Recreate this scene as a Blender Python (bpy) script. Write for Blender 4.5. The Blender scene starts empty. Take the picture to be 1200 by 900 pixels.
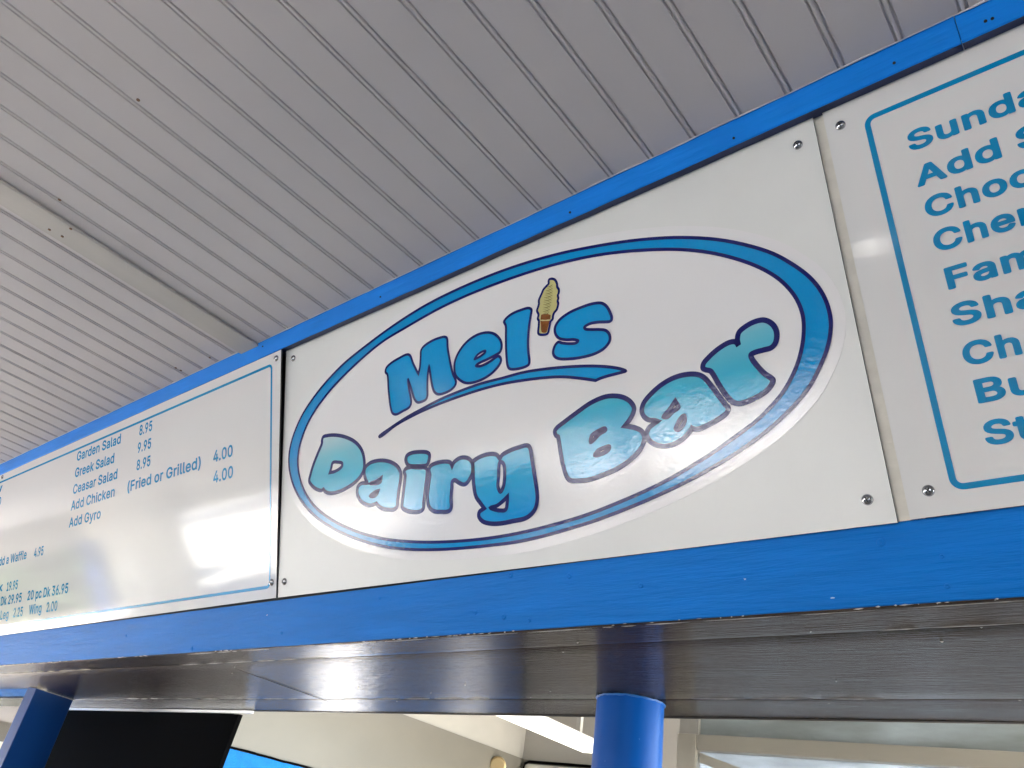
import bpy, math, random
from mathutils import Vector, Matrix, noise
random.seed(7)
S = bpy.context.scene
COL = S.collection
rad = math.radians

# ------------------------------------------------------------------ camera
CAM_RIGHT = Vector((0.77043, 0.62074, 0.14529))
CAM_DOWN = Vector((-0.23997, 0.49350, -0.83599))
CAM_FWD = Vector((-0.59064, 0.60921, 0.52917))
EYE = Vector((0.0, 0.0, 1.6))
FOC, CX, CY = 907.46, 600.0, 450.0          # pixels of the 1200 x 900 photograph
cd = bpy.data.cameras.new('camera')
cam = bpy.data.objects.new('camera', cd)
COL.objects.link(cam)
cd.sensor_width = 36.0
cd.lens = 36.0 * FOC / 1200.0
cd.clip_start, cd.clip_end = 0.02, 2000.0
m = Matrix((CAM_RIGHT, -CAM_DOWN, -CAM_FWD)).transposed().to_4x4()
m.translation = EYE
cam.matrix_world = m
S.camera = cam

# ------------------------------------------------------------------ sky, sun, exposure
SUN_EL, SUN_AZ = rad(47), rad(322)          # azimuth clockwise from +Y
w = bpy.data.worlds.new('World')
S.world = w
w.use_nodes = True
nt = w.node_tree
bg = nt.nodes['Background']
sky = nt.nodes.new('ShaderNodeTexSky')
sky.sky_type = 'NISHITA'
sky.sun_disc = False
sky.sun_elevation = SUN_EL
sky.sun_rotation = SUN_AZ
nt.links.new(sky.outputs[0], bg.inputs[0])
bg.inputs[1].default_value = 0.09
sl = bpy.data.lights.new('sun', 'SUN')
sl.energy, sl.angle, sl.color = 5.0, rad(0.53), (1.0, 0.945, 0.86)
sun = bpy.data.objects.new('sun', sl)
COL.objects.link(sun)
sdir = Vector((math.sin(SUN_AZ) * math.cos(SUN_EL), math.cos(SUN_AZ) * math.cos(SUN_EL), math.sin(SUN_EL)))
sun.rotation_euler = sdir.to_track_quat('Z', 'Y').to_euler()
vs = S.view_settings
vs.view_transform = 'Standard'
vs.look = 'None'
vs.gamma = 1.0
vs.exposure = 4.85
vs.use_curve_mapping = False
S.cycles.max_bounces = 10
S.cycles.diffuse_bounces = 6

# ------------------------------------------------------------------ helpers: geometry of the place
TILT = 0.33433                               # the sign band leans out by 19 degrees
UP = Vector((0, -math.sin(TILT), math.cos(TILT)))
OUT = Vector((0, -math.cos(TILT), -math.sin(TILT)))
EX, EY, EZ = Vector((1, 0, 0)), Vector((0, 1, 0)), Vector((0, 0, 1))
ZC, YT = 2.7, 0.79463                        # ceiling height, where it meets the blue trim
TOP = Vector((0, YT, ZC))
P0 = TOP - OUT * 0.02                        # a point of the sign face plane


def ray(u, v):
    return CAM_RIGHT * ((u - CX) / FOC) + CAM_DOWN * ((v - CY) / FOC) + CAM_FWD


def hit(u, v, n, p):
    r = ray(u, v)
    return EYE + r * ((p - EYE).dot(n) / r.dot(n))


def sg(u, v, h=0.0):
    """photo pixel -> (x, v) on the sign plane, v measured down-negative from the ceiling line"""
    X = hit(u, v, OUT, P0 + OUT * h)
    return Vector((X.x, (X - TOP).dot(UP)))


def on(x, v, h=0.0):
    """sign plane coordinates -> world, h proud of the panel face"""
    q = P0 + UP * (v - (P0 - TOP).dot(UP)) + OUT * h
    return Vector((x, q.y, q.z))


# ------------------------------------------------------------------ helpers: materials
def mat(name, col, rough=0.5, var=0.0, vscale=(3, 3, 3), bump=0.0, bscale=(200, 200, 200), metal=0.0, spec=0.5,
        coat=0.0, bdist=0.002, rvar=0.0, chips=None, col2=None, detail=4.0):
    M = bpy.data.materials.new(name)
    M.use_nodes = True
    N, L = M.node_tree.nodes, M.node_tree.links
    b = N['Principled BSDF']
    b.inputs['Base Color'].default_value = (*col, 1)
    b.inputs['Roughness'].default_value = rough
    b.inputs['Metallic'].default_value = metal
    b.inputs['Specular IOR Level'].default_value = spec
    b.inputs['Coat Weight'].default_value = coat
    b.inputs['Coat Roughness'].default_value = 0.06
    tc = N.new('ShaderNodeTexCoord')

    def nz(scale, det=detail, rg=0.55):
        mp = N.new('ShaderNodeMapping')
        mp.inputs['Scale'].default_value = scale
        L.new(tc.outputs['Object'], mp.inputs['Vector'])
        n = N.new('ShaderNodeTexNoise')
        n.inputs['Scale'].default_value = 1.0
        n.inputs['Detail'].default_value = det
        n.inputs['Roughness'].default_value = rg
        L.new(mp.outputs[0], n.inputs['Vector'])
        return n
    csock = None
    if var or col2:
        n = nz(vscale)
        rp = N.new('ShaderNodeValToRGB')
        rp.color_ramp.elements[0].position, rp.color_ramp.elements[1].position = 0.3, 0.7
        c2 = col2 if col2 else tuple(c * (1 - var) for c in col)
        rp.color_ramp.elements[0].color = (*c2, 1)
        rp.color_ramp.elements[1].color = (*col, 1)
        L.new(n.outputs['Fac'], rp.inputs[0])
        csock = rp.outputs[0]
        L.new(csock, b.inputs['Base Color'])
        if rvar:
            mr = N.new('ShaderNodeMapRange')
            mr.inputs['To Min'].default_value = max(0.0, rough - rvar)
            mr.inputs['To Max'].default_value = rough + rvar
            L.new(n.outputs['Fac'], mr.inputs[0])
            L.new(mr.outputs[0], b.inputs['Roughness'])
    if chips:
        cc, cs, th = chips
        n = nz(cs, 3.0)
        rp = N.new('ShaderNodeValToRGB')
        rp.color_ramp.elements[0].position, rp.color_ramp.elements[1].position = th, th + 0.012
        rp.color_ramp.elements[0].color = (0, 0, 0, 1)
        rp.color_ramp.elements[1].color = (1, 1, 1, 1)
        L.new(n.outputs['Fac'], rp.inputs[0])
        mx = N.new('ShaderNodeMixRGB')
        L.new(rp.outputs[0], mx.inputs[0])
        if csock:
            L.new(csock, mx.inputs[1])
        else:
            mx.inputs[1].default_value = (*col, 1)
        mx.inputs[2].default_value = (*cc, 1)
        L.new(mx.outputs[0], b.inputs['Base Color'])
    if bump:
        n = nz(bscale, 5.0)
        bp = N.new('ShaderNodeBump')
        bp.inputs['Strength'].default_value = bump
        bp.inputs['Distance'].default_value = bdist
        L.new(n.outputs['Fac'], bp.inputs['Height'])
        L.new(bp.outputs[0], b.inputs['Normal'])
    return M


def emit(name, col, e, base=(0.8, 0.8, 0.8)):
    M = mat(name, base, 0.4)
    b = M.node_tree.nodes['Principled BSDF']
    b.inputs['Emission Color'].default_value = (*col, 1)
    b.inputs['Emission Strength'].default_value = e
    return M


def grad(name, stops, lo, hi, rough, bump, bscale):
    """a colour print running from the bottom (lo) to the top (hi) of the sign, in world height"""
    M = mat(name, stops[0][1], rough, bump=bump, bscale=bscale, bdist=0.001)
    N, L = M.node_tree.nodes, M.node_tree.links
    tc = N.new('ShaderNodeTexCoord')
    sx = N.new('ShaderNodeSeparateXYZ')
    L.new(tc.outputs['Object'], sx.inputs[0])
    mr = N.new('ShaderNodeMapRange')
    mr.inputs['From Min'].default_value, mr.inputs['From Max'].default_value = lo, hi
    L.new(sx.outputs['Z'], mr.inputs[0])
    rp = N.new('ShaderNodeValToRGB')
    e = rp.color_ramp.elements
    e[0].position, e[0].color = stops[0][0], (*stops[0][1], 1)
    e[1].position, e[1].color = stops[-1][0], (*stops[-1][1], 1)
    for p, c in stops[1:-1]:
        k = e.new(p)
        k.color = (*c, 1)
    L.new(mr.outputs[0], rp.inputs[0])
    L.new(rp.outputs[0], N['Principled BSDF'].inputs['Base Color'])
    return M


# ------------------------------------------------------------------ helpers: meshes
class MB:
    def __init__(s):
        s.v, s.f, s.mi, s.sm = [], [], [], []

    def quad(s, pts, k=0, smooth=False):
        a = len(s.v)
        s.v += [Vector(p) for p in pts]
        s.f.append(list(range(a, a + len(pts))))
        s.mi.append(k)
        s.sm.append(smooth)

    def raw(s, vs_, fs, k=0, smooth=False):
        a = len(s.v)
        s.v += [Vector(p) for p in vs_]
        for f in fs:
            s.f.append([i + a for i in f])
            s.mi.append(k)
            s.sm.append(smooth)

    def hexa(s, p, k=0):
        """8 corners: bottom 4 ccw, top 4 ccw"""
        s.raw(p, [(3, 2, 1, 0), (4, 5, 6, 7), (0, 1, 5, 4), (1, 2, 6, 5), (2, 3, 7, 6), (3, 0, 4, 7)], k)

    def box(s, c0, c1, k=0, ax=None):
        x0, y0, z0 = c0
        x1, y1, z1 = c1
        p = [(x0, y0, z0), (x1, y0, z0), (x1, y1, z0), (x0, y1, z0), (x0, y0, z1), (x1, y0, z1), (x1, y1, z1), (x0, y1, z1)]
        if ax:
            o, a, b = ax
            p = [o + a * q[0] + b * q[1] + EZ * q[2] for q in p]
        s.hexa(p, k)

    def tube(s, p0, p1, r0, r1=None, n=16, k=0, caps=True, smooth=True):
        r1 = r0 if r1 is None else r1
        p0, p1 = Vector(p0), Vector(p1)
        d = (p1 - p0).normalized()
        a = d.orthogonal().normalized()
        b = d.cross(a)
        ring = lambda p, r: [p + (a * math.cos(2 * math.pi * i / n) + b * math.sin(2 * math.pi * i / n)) * r for i in range(n)]
        s.raw(ring(p0, r0) + ring(p1, r1), [(i, (i + 1) % n, n + (i + 1) % n, n + i) for i in range(n)], k, smooth)
        if caps:
            s.raw(ring(p0, r0), [tuple(reversed(range(n)))], k)
            s.raw(ring(p1, r1), [tuple(range(n))], k)

    def path(s, pts, r, n=8, k=0):
        pts = [Vector(p) for p in pts]
        vs_, fs = [], []
        for i, p in enumerate(pts):
            d = (pts[min(i + 1, len(pts) - 1)] - pts[max(i - 1, 0)]).normalized()
            a = d.orthogonal().normalized() if abs(d.z) > 0.95 else d.cross(EZ).normalized()
            b = d.cross(a)
            rr = r(i) if callable(r) else r
            vs_ += [p + (a * math.cos(2 * math.pi * j / n) + b * math.sin(2 * math.pi * j / n)) * rr for j in range(n)]
            if i:
                o = (i - 1) * n
                fs += [(o + j, o + (j + 1) % n, o + n + (j + 1) % n, o + n + j) for j in range(n)]
        s.raw(vs_, fs, k, True)

    def build(s, name, mats, parent=None, origin=None, bevel=0.0):
        me = bpy.data.meshes.new(name)
        o = bpy.data.objects.new(name, me)
        COL.objects.link(o)
        off = Vector((0, 0, 0))
        if parent is not None:
            o.parent = parent
            off = abs_loc(parent)
        elif origin is not None:
            off = Vector(origin)
            o.location = off
        me.from_pydata([tuple(p - off) for p in s.v], [], s.f)
        for M in (mats if isinstance(mats, (list, tuple)) else [mats]):
            me.materials.append(M)
        me.polygons.foreach_set('material_index', s.mi)
        me.polygons.foreach_set('use_smooth', s.sm)
        me.validate()
        me.update()
        if bevel:
            bv = o.modifiers.new('bevel', 'BEVEL')
            bv.width, bv.segments, bv.limit_method, bv.angle_limit = bevel, 2, 'ANGLE', rad(40)
        return o


def abs_loc(o):
    l = Vector(o.location)
    while o.parent:
        o = o.parent
        l += Vector(o.location)
    return l


def tag(o, label=None, cat=None, group=None, kind=None):
    for k, v in (('label', label), ('category', cat), ('group', group), ('kind', kind)):
        if v:
            o[k] = v
    return o


def empty(name, loc, label, cat, group=None):
    o = bpy.data.objects.new(name, None)
    COL.objects.link(o)
    o.location = loc
    o.empty_display_size = 0.1
    return tag(o, label, cat, group)


def signed(p):
    return 0.5 * sum(p[i][0] * p[(i + 1) % len(p)][1] - p[(i + 1) % len(p)][0] * p[i][1] for i in range(len(p)))


def smooth_loop(pts, n=5):
    """closed Catmull-Rom through pts; a third item marks a sharp corner"""
    out, N = [], len(pts)
    P = [Vector(p[:2]) for p in pts]
    C = [len(p) > 2 for p in pts]
    for i in range(N):
        p1, p2 = P[i], P[(i + 1) % N]
        p0 = p1 - (p2 - p1) if C[i] else P[i - 1]
        p3 = p2 + (p2 - p1) if C[(i + 1) % N] else P[(i + 2) % N]
        d01, d12, d23 = max((p1 - p0).length, 1e-6) ** .5, max((p2 - p1).length, 1e-6) ** .5, max((p3 - p2).length, 1e-6) ** .5
        m1 = (p2 - p1) + ((p1 - p0) / d01 - (p2 - p0) / (d01 + d12)) * d12
        m2 = (p2 - p1) + ((p3 - p2) / d23 - (p3 - p1) / (d12 + d23)) * d12
        for k in range(n):
            t = k / n
            out.append(p1 * (2 * t**3 - 3 * t * t + 1) + m1 * (t**3 - 2 * t * t + t) + p2 * (3 * t * t - 2 * t**3) + m2 * (t**3 - t * t))
    return out


def offset_loop(p, d):
    """move a closed loop to its right-hand side by d (outwards for a counter-clockwise loop)"""
    out, N = [], len(p)
    for i in range(N):
        a = (p[i] - p[i - 1])
        b = (p[(i + 1) % N] - p[i])
        if a.length < 1e-7:
            a = b
        if b.length < 1e-7:
            b = a
        a, b = a.normalized(), b.normalized()
        na, nb = Vector((a.y, -a.x)), Vector((b.y, -b.x))
        q = na + nb
        if q.length < 0.35:
            q = nb
        q = q.normalized()
        k = 1.0 / max(q.dot(nb), 0.5)
        out.append(p[i] + q * d * k)
    return out


def fill2d(loops):
    """triangulate 2-D loops (holes are nested loops)"""
    cu = bpy.data.curves.new('fill', 'CURVE')
    cu.dimensions, cu.fill_mode = '2D', 'BOTH'
    for lp in loops:
        sp = cu.splines.new('POLY')
        sp.points.add(len(lp) - 1)
        for i, p in enumerate(lp):
            sp.points[i].co = (p[0] * 10, p[1] * 10, 0, 1)
        sp.use_cyclic_u = True
    o = bpy.data.objects.new('fill', cu)
    COL.objects.link(o)
    dg = bpy.context.evaluated_depsgraph_get()
    me = o.evaluated_get(dg).to_mesh()
    V = [(v.co.x / 10, v.co.y / 10) for v in me.vertices]
    F = [tuple(p.vertices) for p in me.polygons]
    o.evaluated_get(dg).to_mesh_clear()
    bpy.data.objects.remove(o)
    bpy.data.curves.remove(cu)
    return V, F


def put(mb, VF, h, k=0):
    V, F = VF
    W = [on(x, v, h) for x, v in V]
    G = []
    for f in F:
        a, b, c = W[f[0]], W[f[1]], W[f[2]]
        G.append(f if (b - a).cross(c - a).dot(OUT) > 0 else tuple(reversed(f)))
    mb.raw(W, G, k)


def ribbon(mb, loop, width, h, k=0, closed=True):
    l, r = offset_loop(loop, width / 2), offset_loop(loop, -width / 2)
    N = len(loop)
    for i in range(N if closed else N - 1):
        j = (i + 1) % N
        q = [on(*l[i], h), on(*l[j], h), on(*r[j], h), on(*r[i], h)]
        if (q[1] - q[0]).cross(q[2] - q[0]).dot(OUT) < 0:
            q.reverse()
        mb.quad(q, k)


# ------------------------------------------------------------------ materials
WHITE = (0.78, 0.78, 0.77)
M_ceil = mat('ceiling_white', (0.50, 0.485, 0.50), 0.6, spec=0.25, var=0.06, vscale=(2, .6, 2), bump=0.08, bscale=(60, 60, 60))
M_batten = mat('batten_cream', (0.40, 0.39, 0.37), 0.5, var=0.10, vscale=(12, 3, 12), bump=0.1, bscale=(80, 20, 80))
M_caulk = mat('caulk', (0.6, 0.62, 0.64), 0.5)
M_rust = mat('rust', (0.16, 0.09, 0.05), 0.9)
BLUE = (0.000, 0.185, 0.650)
M_blue = mat('blue_gloss_paint', BLUE, 0.5, spec=0.14, var=0.16, vscale=(4, 30, 30), bump=0.9, bscale=(12, 120, 120), bdist=0.0030,
             chips=((0.55, 0.62, 0.70), (34, 90, 90), 0.765))
M_bluetrim = mat('blue_trim_paint', (0.004, 0.225, 0.80), 0.5, spec=0.14, var=0.14, vscale=(6, 20, 20), bump=0.7, bscale=(12, 100, 100), bdist=0.0025)
M_lip_shade = mat('trim_underside_shade', (0.004, 0.013, 0.075), 0.5)  # shade under the trim, painted in as dark navy
M_bluepole = mat('blue_pole_paint', (0.001, 0.080, 0.37), 0.36, spec=0.14, var=0.12, vscale=(9, 9, 3), bump=0.25, bscale=(60, 60, 14), bdist=0.001,
                 chips=((0.16, 0.32, 0.6), (120, 120, 45), 0.72))
M_soffit = mat('brown_gloss_paint', (0.040, 0.028, 0.020), 0.17, spec=0.20, col2=(0.022, 0.016, 0.012), vscale=(3, 40, 10), bump=1.0, bscale=(16, 230, 60),
               bdist=0.0040, chips=((0.5, 0.46, 0.42), (40, 95, 40), 0.75), rvar=0.07)
M_gap = mat('dark_gap', (0.012, 0.010, 0.009), 0.8)
M_core_shade = mat('panel_core_gap_shade', (0.02, 0.02, 0.024), 0.5)  # black panel core; also the painted shade on the backing board
M_board = mat('matte_white_panel', (0.735, 0.74, 0.73), 0.30, var=0.05, vscale=(5, 5, 5), spec=0.3, bump=0.02, bscale=(30, 30, 30))
M_menu = mat('glossy_white_panel', (0.69, 0.685, 0.685), 0.05, spec=0.31, var=0.02, vscale=(4, 4, 4), bump=0.07, bscale=(150, 150, 150), bdist=0.0008)
OP = dict(bump=0.16, bscale=(120, 120, 120), bdist=0.0014, spec=0.32)
M_vinyl = mat('white_vinyl', (0.78, 0.77, 0.78), 0.045, **OP)
M_navy = mat('navy_print', (0.006, 0.010, 0.12), 0.045, **OP)
M_print = mat('blue_print', (0.000, 0.33, 0.71), 0.045, var=0.12, vscale=(2, 2, 2), **OP)
M_ring = mat('ring_print', (0.000, 0.28, 0.64), 0.045, var=0.12, vscale=(2, 2, 2), **OP)
M_menublue = mat('menu_ink', (0.000, 0.225, 0.480), 0.10)
M_strip = mat('seam_strip_paint', (0.68, 0.65, 0.58), 0.6, var=0.14, vscale=(30, 30, 40), bump=0.5, bscale=(40, 160, 220), bdist=0.001)
M_chrome = mat('zinc', (0.40, 0.41, 0.43), 0.2, metal=1.0)
M_slot = mat('screw_recess', (0.02, 0.02, 0.02), 0.4, metal=0.5)
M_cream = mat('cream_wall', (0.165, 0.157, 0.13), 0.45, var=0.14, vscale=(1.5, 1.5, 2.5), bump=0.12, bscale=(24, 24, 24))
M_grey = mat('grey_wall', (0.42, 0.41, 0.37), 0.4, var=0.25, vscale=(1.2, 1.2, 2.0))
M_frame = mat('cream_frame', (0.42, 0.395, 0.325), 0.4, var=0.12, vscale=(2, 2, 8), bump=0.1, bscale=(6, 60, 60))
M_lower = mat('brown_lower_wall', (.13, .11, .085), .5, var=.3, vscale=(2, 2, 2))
M_black = mat('black_rubber', (0.0012, 0.0012, 0.0016), 0.8, spec=0.04)
M_alu = mat('aluminium', (0.60, 0.60, 0.60), 0.3, metal=1.0)
M_concrete = mat('concrete', (0.46, 0.44, 0.40), 0.85, var=0.22, vscale=(.6, .6, .6), bump=0.3, bscale=(20, 20, 20), bdist=0.004)
M_asphalt = mat('asphalt', (0.055, 0.055, 0.057), 0.9, var=0.3, vscale=(.5, .5, .5), bump=0.4, bscale=(60, 60, 60), bdist=0.006)

# ------------------------------------------------------------------ ground
g = MB()
g.quad([(-300, -300, 0), (300, -300, 0), (300, 300, 0), (-300, 300, 0)])
tag(g.build('ground', M_concrete), kind='structure')
g = MB()
g.quad([(-300, -34, .004), (300, -34, .004), (300, -24, .004), (-300, -24, .004)])
tag(g.build('road', M_asphalt), kind='structure')

g = MB()
g.quad([(-19, -6.2, .004), (6, -6.2, .004), (6, 1.3, .004), (-19, 1.3, .004)])
g.quad([(-4.2, 1.3, .004), (6, 1.3, .004), (6, 5, .004), (-4.2, 5, .004)])
tag(g.build('porch_floor', mat('brown_floor_paint', (.20, .17, .14), .5, var=.2, vscale=(.8, .8, .8))), kind='structure')

g = MB()  # unseen asphalt added to darken mirrored ground and cut bounce light
g.quad([(-12.5, -15, .008), (12, -15, .008), (12, -9.5, .008), (-12.5, -9.5, .008)])
g.quad([(-3.0, -9.5, .008), (12, -9.5, .008), (12, -6.4, .008), (-3.0, -6.4, .008)])
tag(g.build('added_dark_lane', M_asphalt), kind='structure')

# ------------------------------------------------------------------ porch ceiling (beaded boards) with batten
PIT, GX0 = 0.082944, -1.27151
XL, XR, YF = -19.0, 6.0, -6.0
ceil = empty('porch_ceiling', (-1.0, 0.2, ZC), 'pale grey porch ceiling of narrow beaded boards above the blue trim', 'ceiling')
mb = MB()
prof = []
i0, i1 = int((XL - GX0) / PIT), int((XR - GX0) / PIT)
W_, D_ = 0.0024, 0.0034
for i in range(i0, i1):
    x = GX0 + i * PIT
    for c in (-0.0046, 0.0046):
        prof += [(x + c - W_, 0), (x + c - W_ * .45, D_), (x + c + W_ * .45, D_), (x + c + W_, 0)]
        if c < 0:
            prof += [(x, -0.0006)]
prof = [(XL, 0)] + prof + [(XR, 0)]
YB = 0.86
ys = [YF, -2.0, 0.2, YB]
vs_, fs = [], []
for y in ys:
    vs_ += [(x, y, ZC + d) for x, d in prof]
n = len(prof)
for r in range(len(ys) - 1):
    fs += [(r * n + i, (r + 1) * n + i, (r + 1) * n + i + 1, r * n + i + 1) for i in range(n - 1)]
mb.raw(vs_, fs)
mb.build('ceiling_board', M_ceil, ceil)
mb = MB()
bx0, bx1, bt = -1.822, -1.738, 0.008
mb.box((bx0, YF, ZC - bt), (bx1, YT + .02, ZC - .0005))
bat = mb.build('ceiling_batten', M_batten, ceil, bevel=0.003)
mb = MB()
for (u, v) in ((58, 269), (83, 268), (73, 277), (70, 234), (162, 117), (246, 419), (212, 434), (206, 431)):
    X = hit(u, v, EZ, Vector((0, 0, ZC)))
    z = ZC - bt - .001 if bx0 < X.x < bx1 else ZC - .0012
    if bx0 < X.x < bx1:
        X = hit(u, v, EZ, Vector((0, 0, ZC - bt)))
    mb.tube((X.x, X.y, z), (X.x, X.y, z + .004), .0035, n=8)
mb.build('nail', M_rust, ceil)
mb = MB()                                                           # roof slab over the porch and the shop
mb.box((XL, YF, ZC + .03), (XR, 1.8, ZC + .22))
mb.box((-4.6, 1.8, ZC + .03), (XR, 5.0, ZC + .22))
mb.build('roof', M_ceil, ceil)
mb = MB()                                                           # drop at the street side of the porch
mb.box((XL, YF - .12, 1.90), (XR, YF, ZC + .22))
mb.box((XL - .12, YF - .12, 1.90), (XL - .001, 1.8, ZC + .22))  # end drop added to hide the sky from the left menu reflection
mb.build('fascia', M_grey, ceil)

# caulk bead along the trim
mb = MB()
pts = []
x = -7.0
while x < 3.0:
    k = 0.5 + 0.5 * noise.noise((x * 9, 3.1, 0))
    pts.append((x, YT - .001 - .003 * k, ZC - .0015 - .0025 * noise.noise((x * 23, 0, 0)) ** 2))
    x += 0.012
mb.path(pts, lambda i: 0.0009 + 0.0016 * max(0, noise.noise((i * .21, 7, 0)) + .1), n=6)
mb.build('caulk_bead', M_caulk, ceil)

# ------------------------------------------------------------------ blue trim under the ceiling: two lengths butted together
def trim(x0, x1, label, seed):
    root = empty('trim_board', on((x0 + x1) / 2, -0.03, 0), label, 'trim board', 'blue trim boards under the ceiling')
    mb = MB()
    N = max(2, int((x1 - x0) / 0.02))
    rows = []
    for i in range(N + 1):
        x = x0 + (x1 - x0) * i / N
        wv = 0.0016 * noise.noise((x * 3.0, seed, 0)) + 0.0007 * noise.noise((x * 14.0, seed, 5))
        vb = -0.0462 + wv
        hf = 0.02 + 0.0008 * noise.noise((x * 5, seed, 9))
        rows.append([on(x, 0.0, hf), on(x, vb + .002, hf), on(x, vb, hf - .002), on(x, vb, -0.02), on(x, 0.006, -0.02)])
    V = [p for r in rows for p in r]
    F = []
    for i in range(N):
        for j in range(4):
            a = i * 5 + j
            F.append((a, a + 1, a + 6, a + 5))
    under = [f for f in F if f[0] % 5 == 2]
    F = [f for f in F if f[0] % 5 != 2] + [(0, 5 * 0 + 4, 3, 2, 1), tuple(5 * N + k for k in (0, 1, 2, 3, 4))]
    mb.raw(V, F)
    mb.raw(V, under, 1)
    mb.build('board', [M_bluetrim, M_lip_shade], root)
    return root


XJ = -0.0405
t1 = trim(-8.5, XJ - .0006, 'long blue painted trim board running above the oval sign', 1.0)
t2 = trim(XJ + .0006, 3.0, 'short blue trim board above the right menu, past the butt joint', 4.0)
TF = P0 + OUT * 0.02
for root, dots in ((t1, ((668, 249), (860, 162), (1048, 74), (308, 406), (446, 348))), (t2, ((1155, 25), (1163, 22)))):
    mb = MB()
    for u, v in dots:
        X = hit(u, v, OUT, TF)
        mb.tube(X + OUT * .0014, X - OUT * .002, .0022, n=8)
    mb.build('nail_hole', M_gap, root)

# ------------------------------------------------------------------ header: blue face board, brown soffit boards
HF = -0.006
ZB = hit(800, 727, OUT, P0 + OUT * HF).z
SOF = Vector((0, 0, ZB))
YB0 = hit(800, 727, OUT, P0 + OUT * HF).y
YB1 = 1.744
header = empty('header_beam', (-1.5, 1.3, ZB), 'deep boxed beam with blue face and brown glossy underside below the signs', 'beam')
vbot = (Vector((0, YB0, ZB)) - TOP).dot(UP)
mb = MB()
hx0, hx1, N = -8.5, 3.0, 575
rows = []
for i in range(N + 1):
    x = hx0 + (hx1 - hx0) * i / N
    e = 0.0011 * noise.noise((x * 4, 2, 0)) + 0.0011 * noise.noise((x * 21, 8, 0))
    hh = HF + 0.0006 * noise.noise((x * 6, 5, 1))
    rows.append([on(x, -0.6775, hh), on(x, vbot + .05, hh), on(x, vbot + .003 + e * .4, hh), on(x, vbot + e * .6, hh - .003), on(x, vbot, HF - .02)])
mb.raw([p for r in rows for p in r], [(i * 5 + j, i * 5 + j + 1, i * 5 + j + 6, i * 5 + j + 5) for i in range(N) for j in range(4)], 0, False)
mb.build('face_board', M_blue, header)
# paint beads and flaked edge along the bottom arris
mb = MB()
M_flake = mat('bare_paint_edge', (0.55, 0.54, 0.52), 0.5, var=0.3, vscale=(60, 60, 60))
for x in [random.uniform(-4.2, 0.6) for _ in range(230)]:
    if noise.noise((x * 2.2, 11, 0)) < 0.02:
        continue
    L_, t_ = random.uniform(.003, .03) * random.random(), random.uniform(.0004, .0014)
    p = on(x, vbot + random.uniform(-.0005, .001), HF)
    q = [p + EX * (-L_ / 2), p + EX * (L_ * .1) + UP * t_, p + EX * L_ / 2, p + EX * (L_ * .05) - UP * t_ * .6]
    mb.hexa([a - OUT * .003 for a in q] + [a + OUT * .0012 for a in q])
mb.build('flaked_paint', M_flake, header)
# dings: nail heads under paint
mb = MB()
for (u, v) in ((445, 701), (598, 674), (667, 675), (751, 686), (1032, 636), (1104, 652), (1110, 687), (330, 742), (225, 760), (590, 723), (557, 718), (148, 745), (620, 727)):
    X = hit(u, v, OUT, P0 + OUT * HF)
    r = random.uniform(.003, .006)
    vv, ff = [], []
    rr = [(r, -.0003), (r * .75, .0022), (r * .3, .0002)]
    for q, h in rr:
        vv += [X + OUT * h + EX * q * math.cos(a * math.pi / 5) + UP * q * math.sin(a * math.pi / 5) for a in range(10)]
    for k in range(2):
        ff += [(k * 10 + a, k * 10 + (a + 1) % 10, k * 10 + 10 + (a + 1) % 10, k * 10 + 10 + a) for a in range(10)]
    ff.append(tuple(20 + a for a in range(10)))
    mb.raw(vv, ff, 0, True)
mb.build('nail_head', M_blue, header)
# soffit boards, with a slightly irregular dark line between them
seams = [YB0 + .001, 1.176, 1.575, YB1]
for k in range(3):
    mb = MB()
    N = 230
    rows = []
    a_, b_ = seams[k], seams[k + 1]
    for i in range(N + 1):
        x = -8.5 + 11.5 * i / N
        w0 = 0.0015 * noise.noise((x * 2, k, 0)) if k else 0
        w1 = 0.0015 * noise.noise((x * 2, k + 1, 0)) if k < 2 else 0
        dz = 0.0004 * noise.noise((x * 1.1, k * 3.3, 0))
        ya, yb = a_ + w0 + .0003, b_ + w1 - .0003
        r = [(x, ya, ZB + .01), (x, ya, ZB + .0010 + dz), (x, ya + .0010, ZB + dz)]
        for q in range(1, 7):
            y = ya + (yb - ya) * q / 7
            r.append((x, y, ZB + dz + .0007 * noise.noise((x * 2.3, y * 14, 0))))
        r += [(x, yb - .0010, ZB + dz), (x, yb, ZB + .0010 + dz), (x, yb, ZB + .01)]
        rows += r
    q = len(rows) // (N + 1)
    mb.raw(rows, [(i * q + j, i * q + j + 1, i * q + q + j + 1, i * q + q + j) for i in range(N) for j in range(q - 1)], 0, True)
    mb.build('soffit_board', M_soffit, header)
mb = MB()
mb.box((-8.5, YB0 + .02, ZB + .011), (3.0, YB1 + .012, ZB + .03))
mb.box((-8.5, YB1 + .001, ZB - .001), (3.0, YB1 + .013, ZB + .0105))
mb.build('backing', M_gap, header)
mb = MB()
mb.box((-8.5, YB1 + .014, ZB + .002), (3.0, YB1 + .03, ZC + .02))
mb.build('back_board', M_cream, header)
mb = MB()
for ys_, amt in ((seams[1], .55), (seams[2], .35), (YB0 + .012, .3)):
    x = -4.6
    while x < .6:
        L_ = random.uniform(.02, .16)
        if noise.noise((x * 1.3, ys_ * 9, 0)) > -amt + .25 and random.random() < .8:
            pts_ = []
            for i in range(7):
                xx = x + L_ * i / 6
                pts_.append((xx, ys_ - .0028 + .0012 * noise.noise((xx * 25, ys_, 0)), ZB + .0004))
            mb.path(pts_, lambda i: .0006 + .0013 * math.sin(math.pi * i / 6) * random.uniform(.4, 1), n=5)
        x += L_ + random.uniform(.0, .03)
mb.build('worn_edge', M_flake, header)
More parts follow.
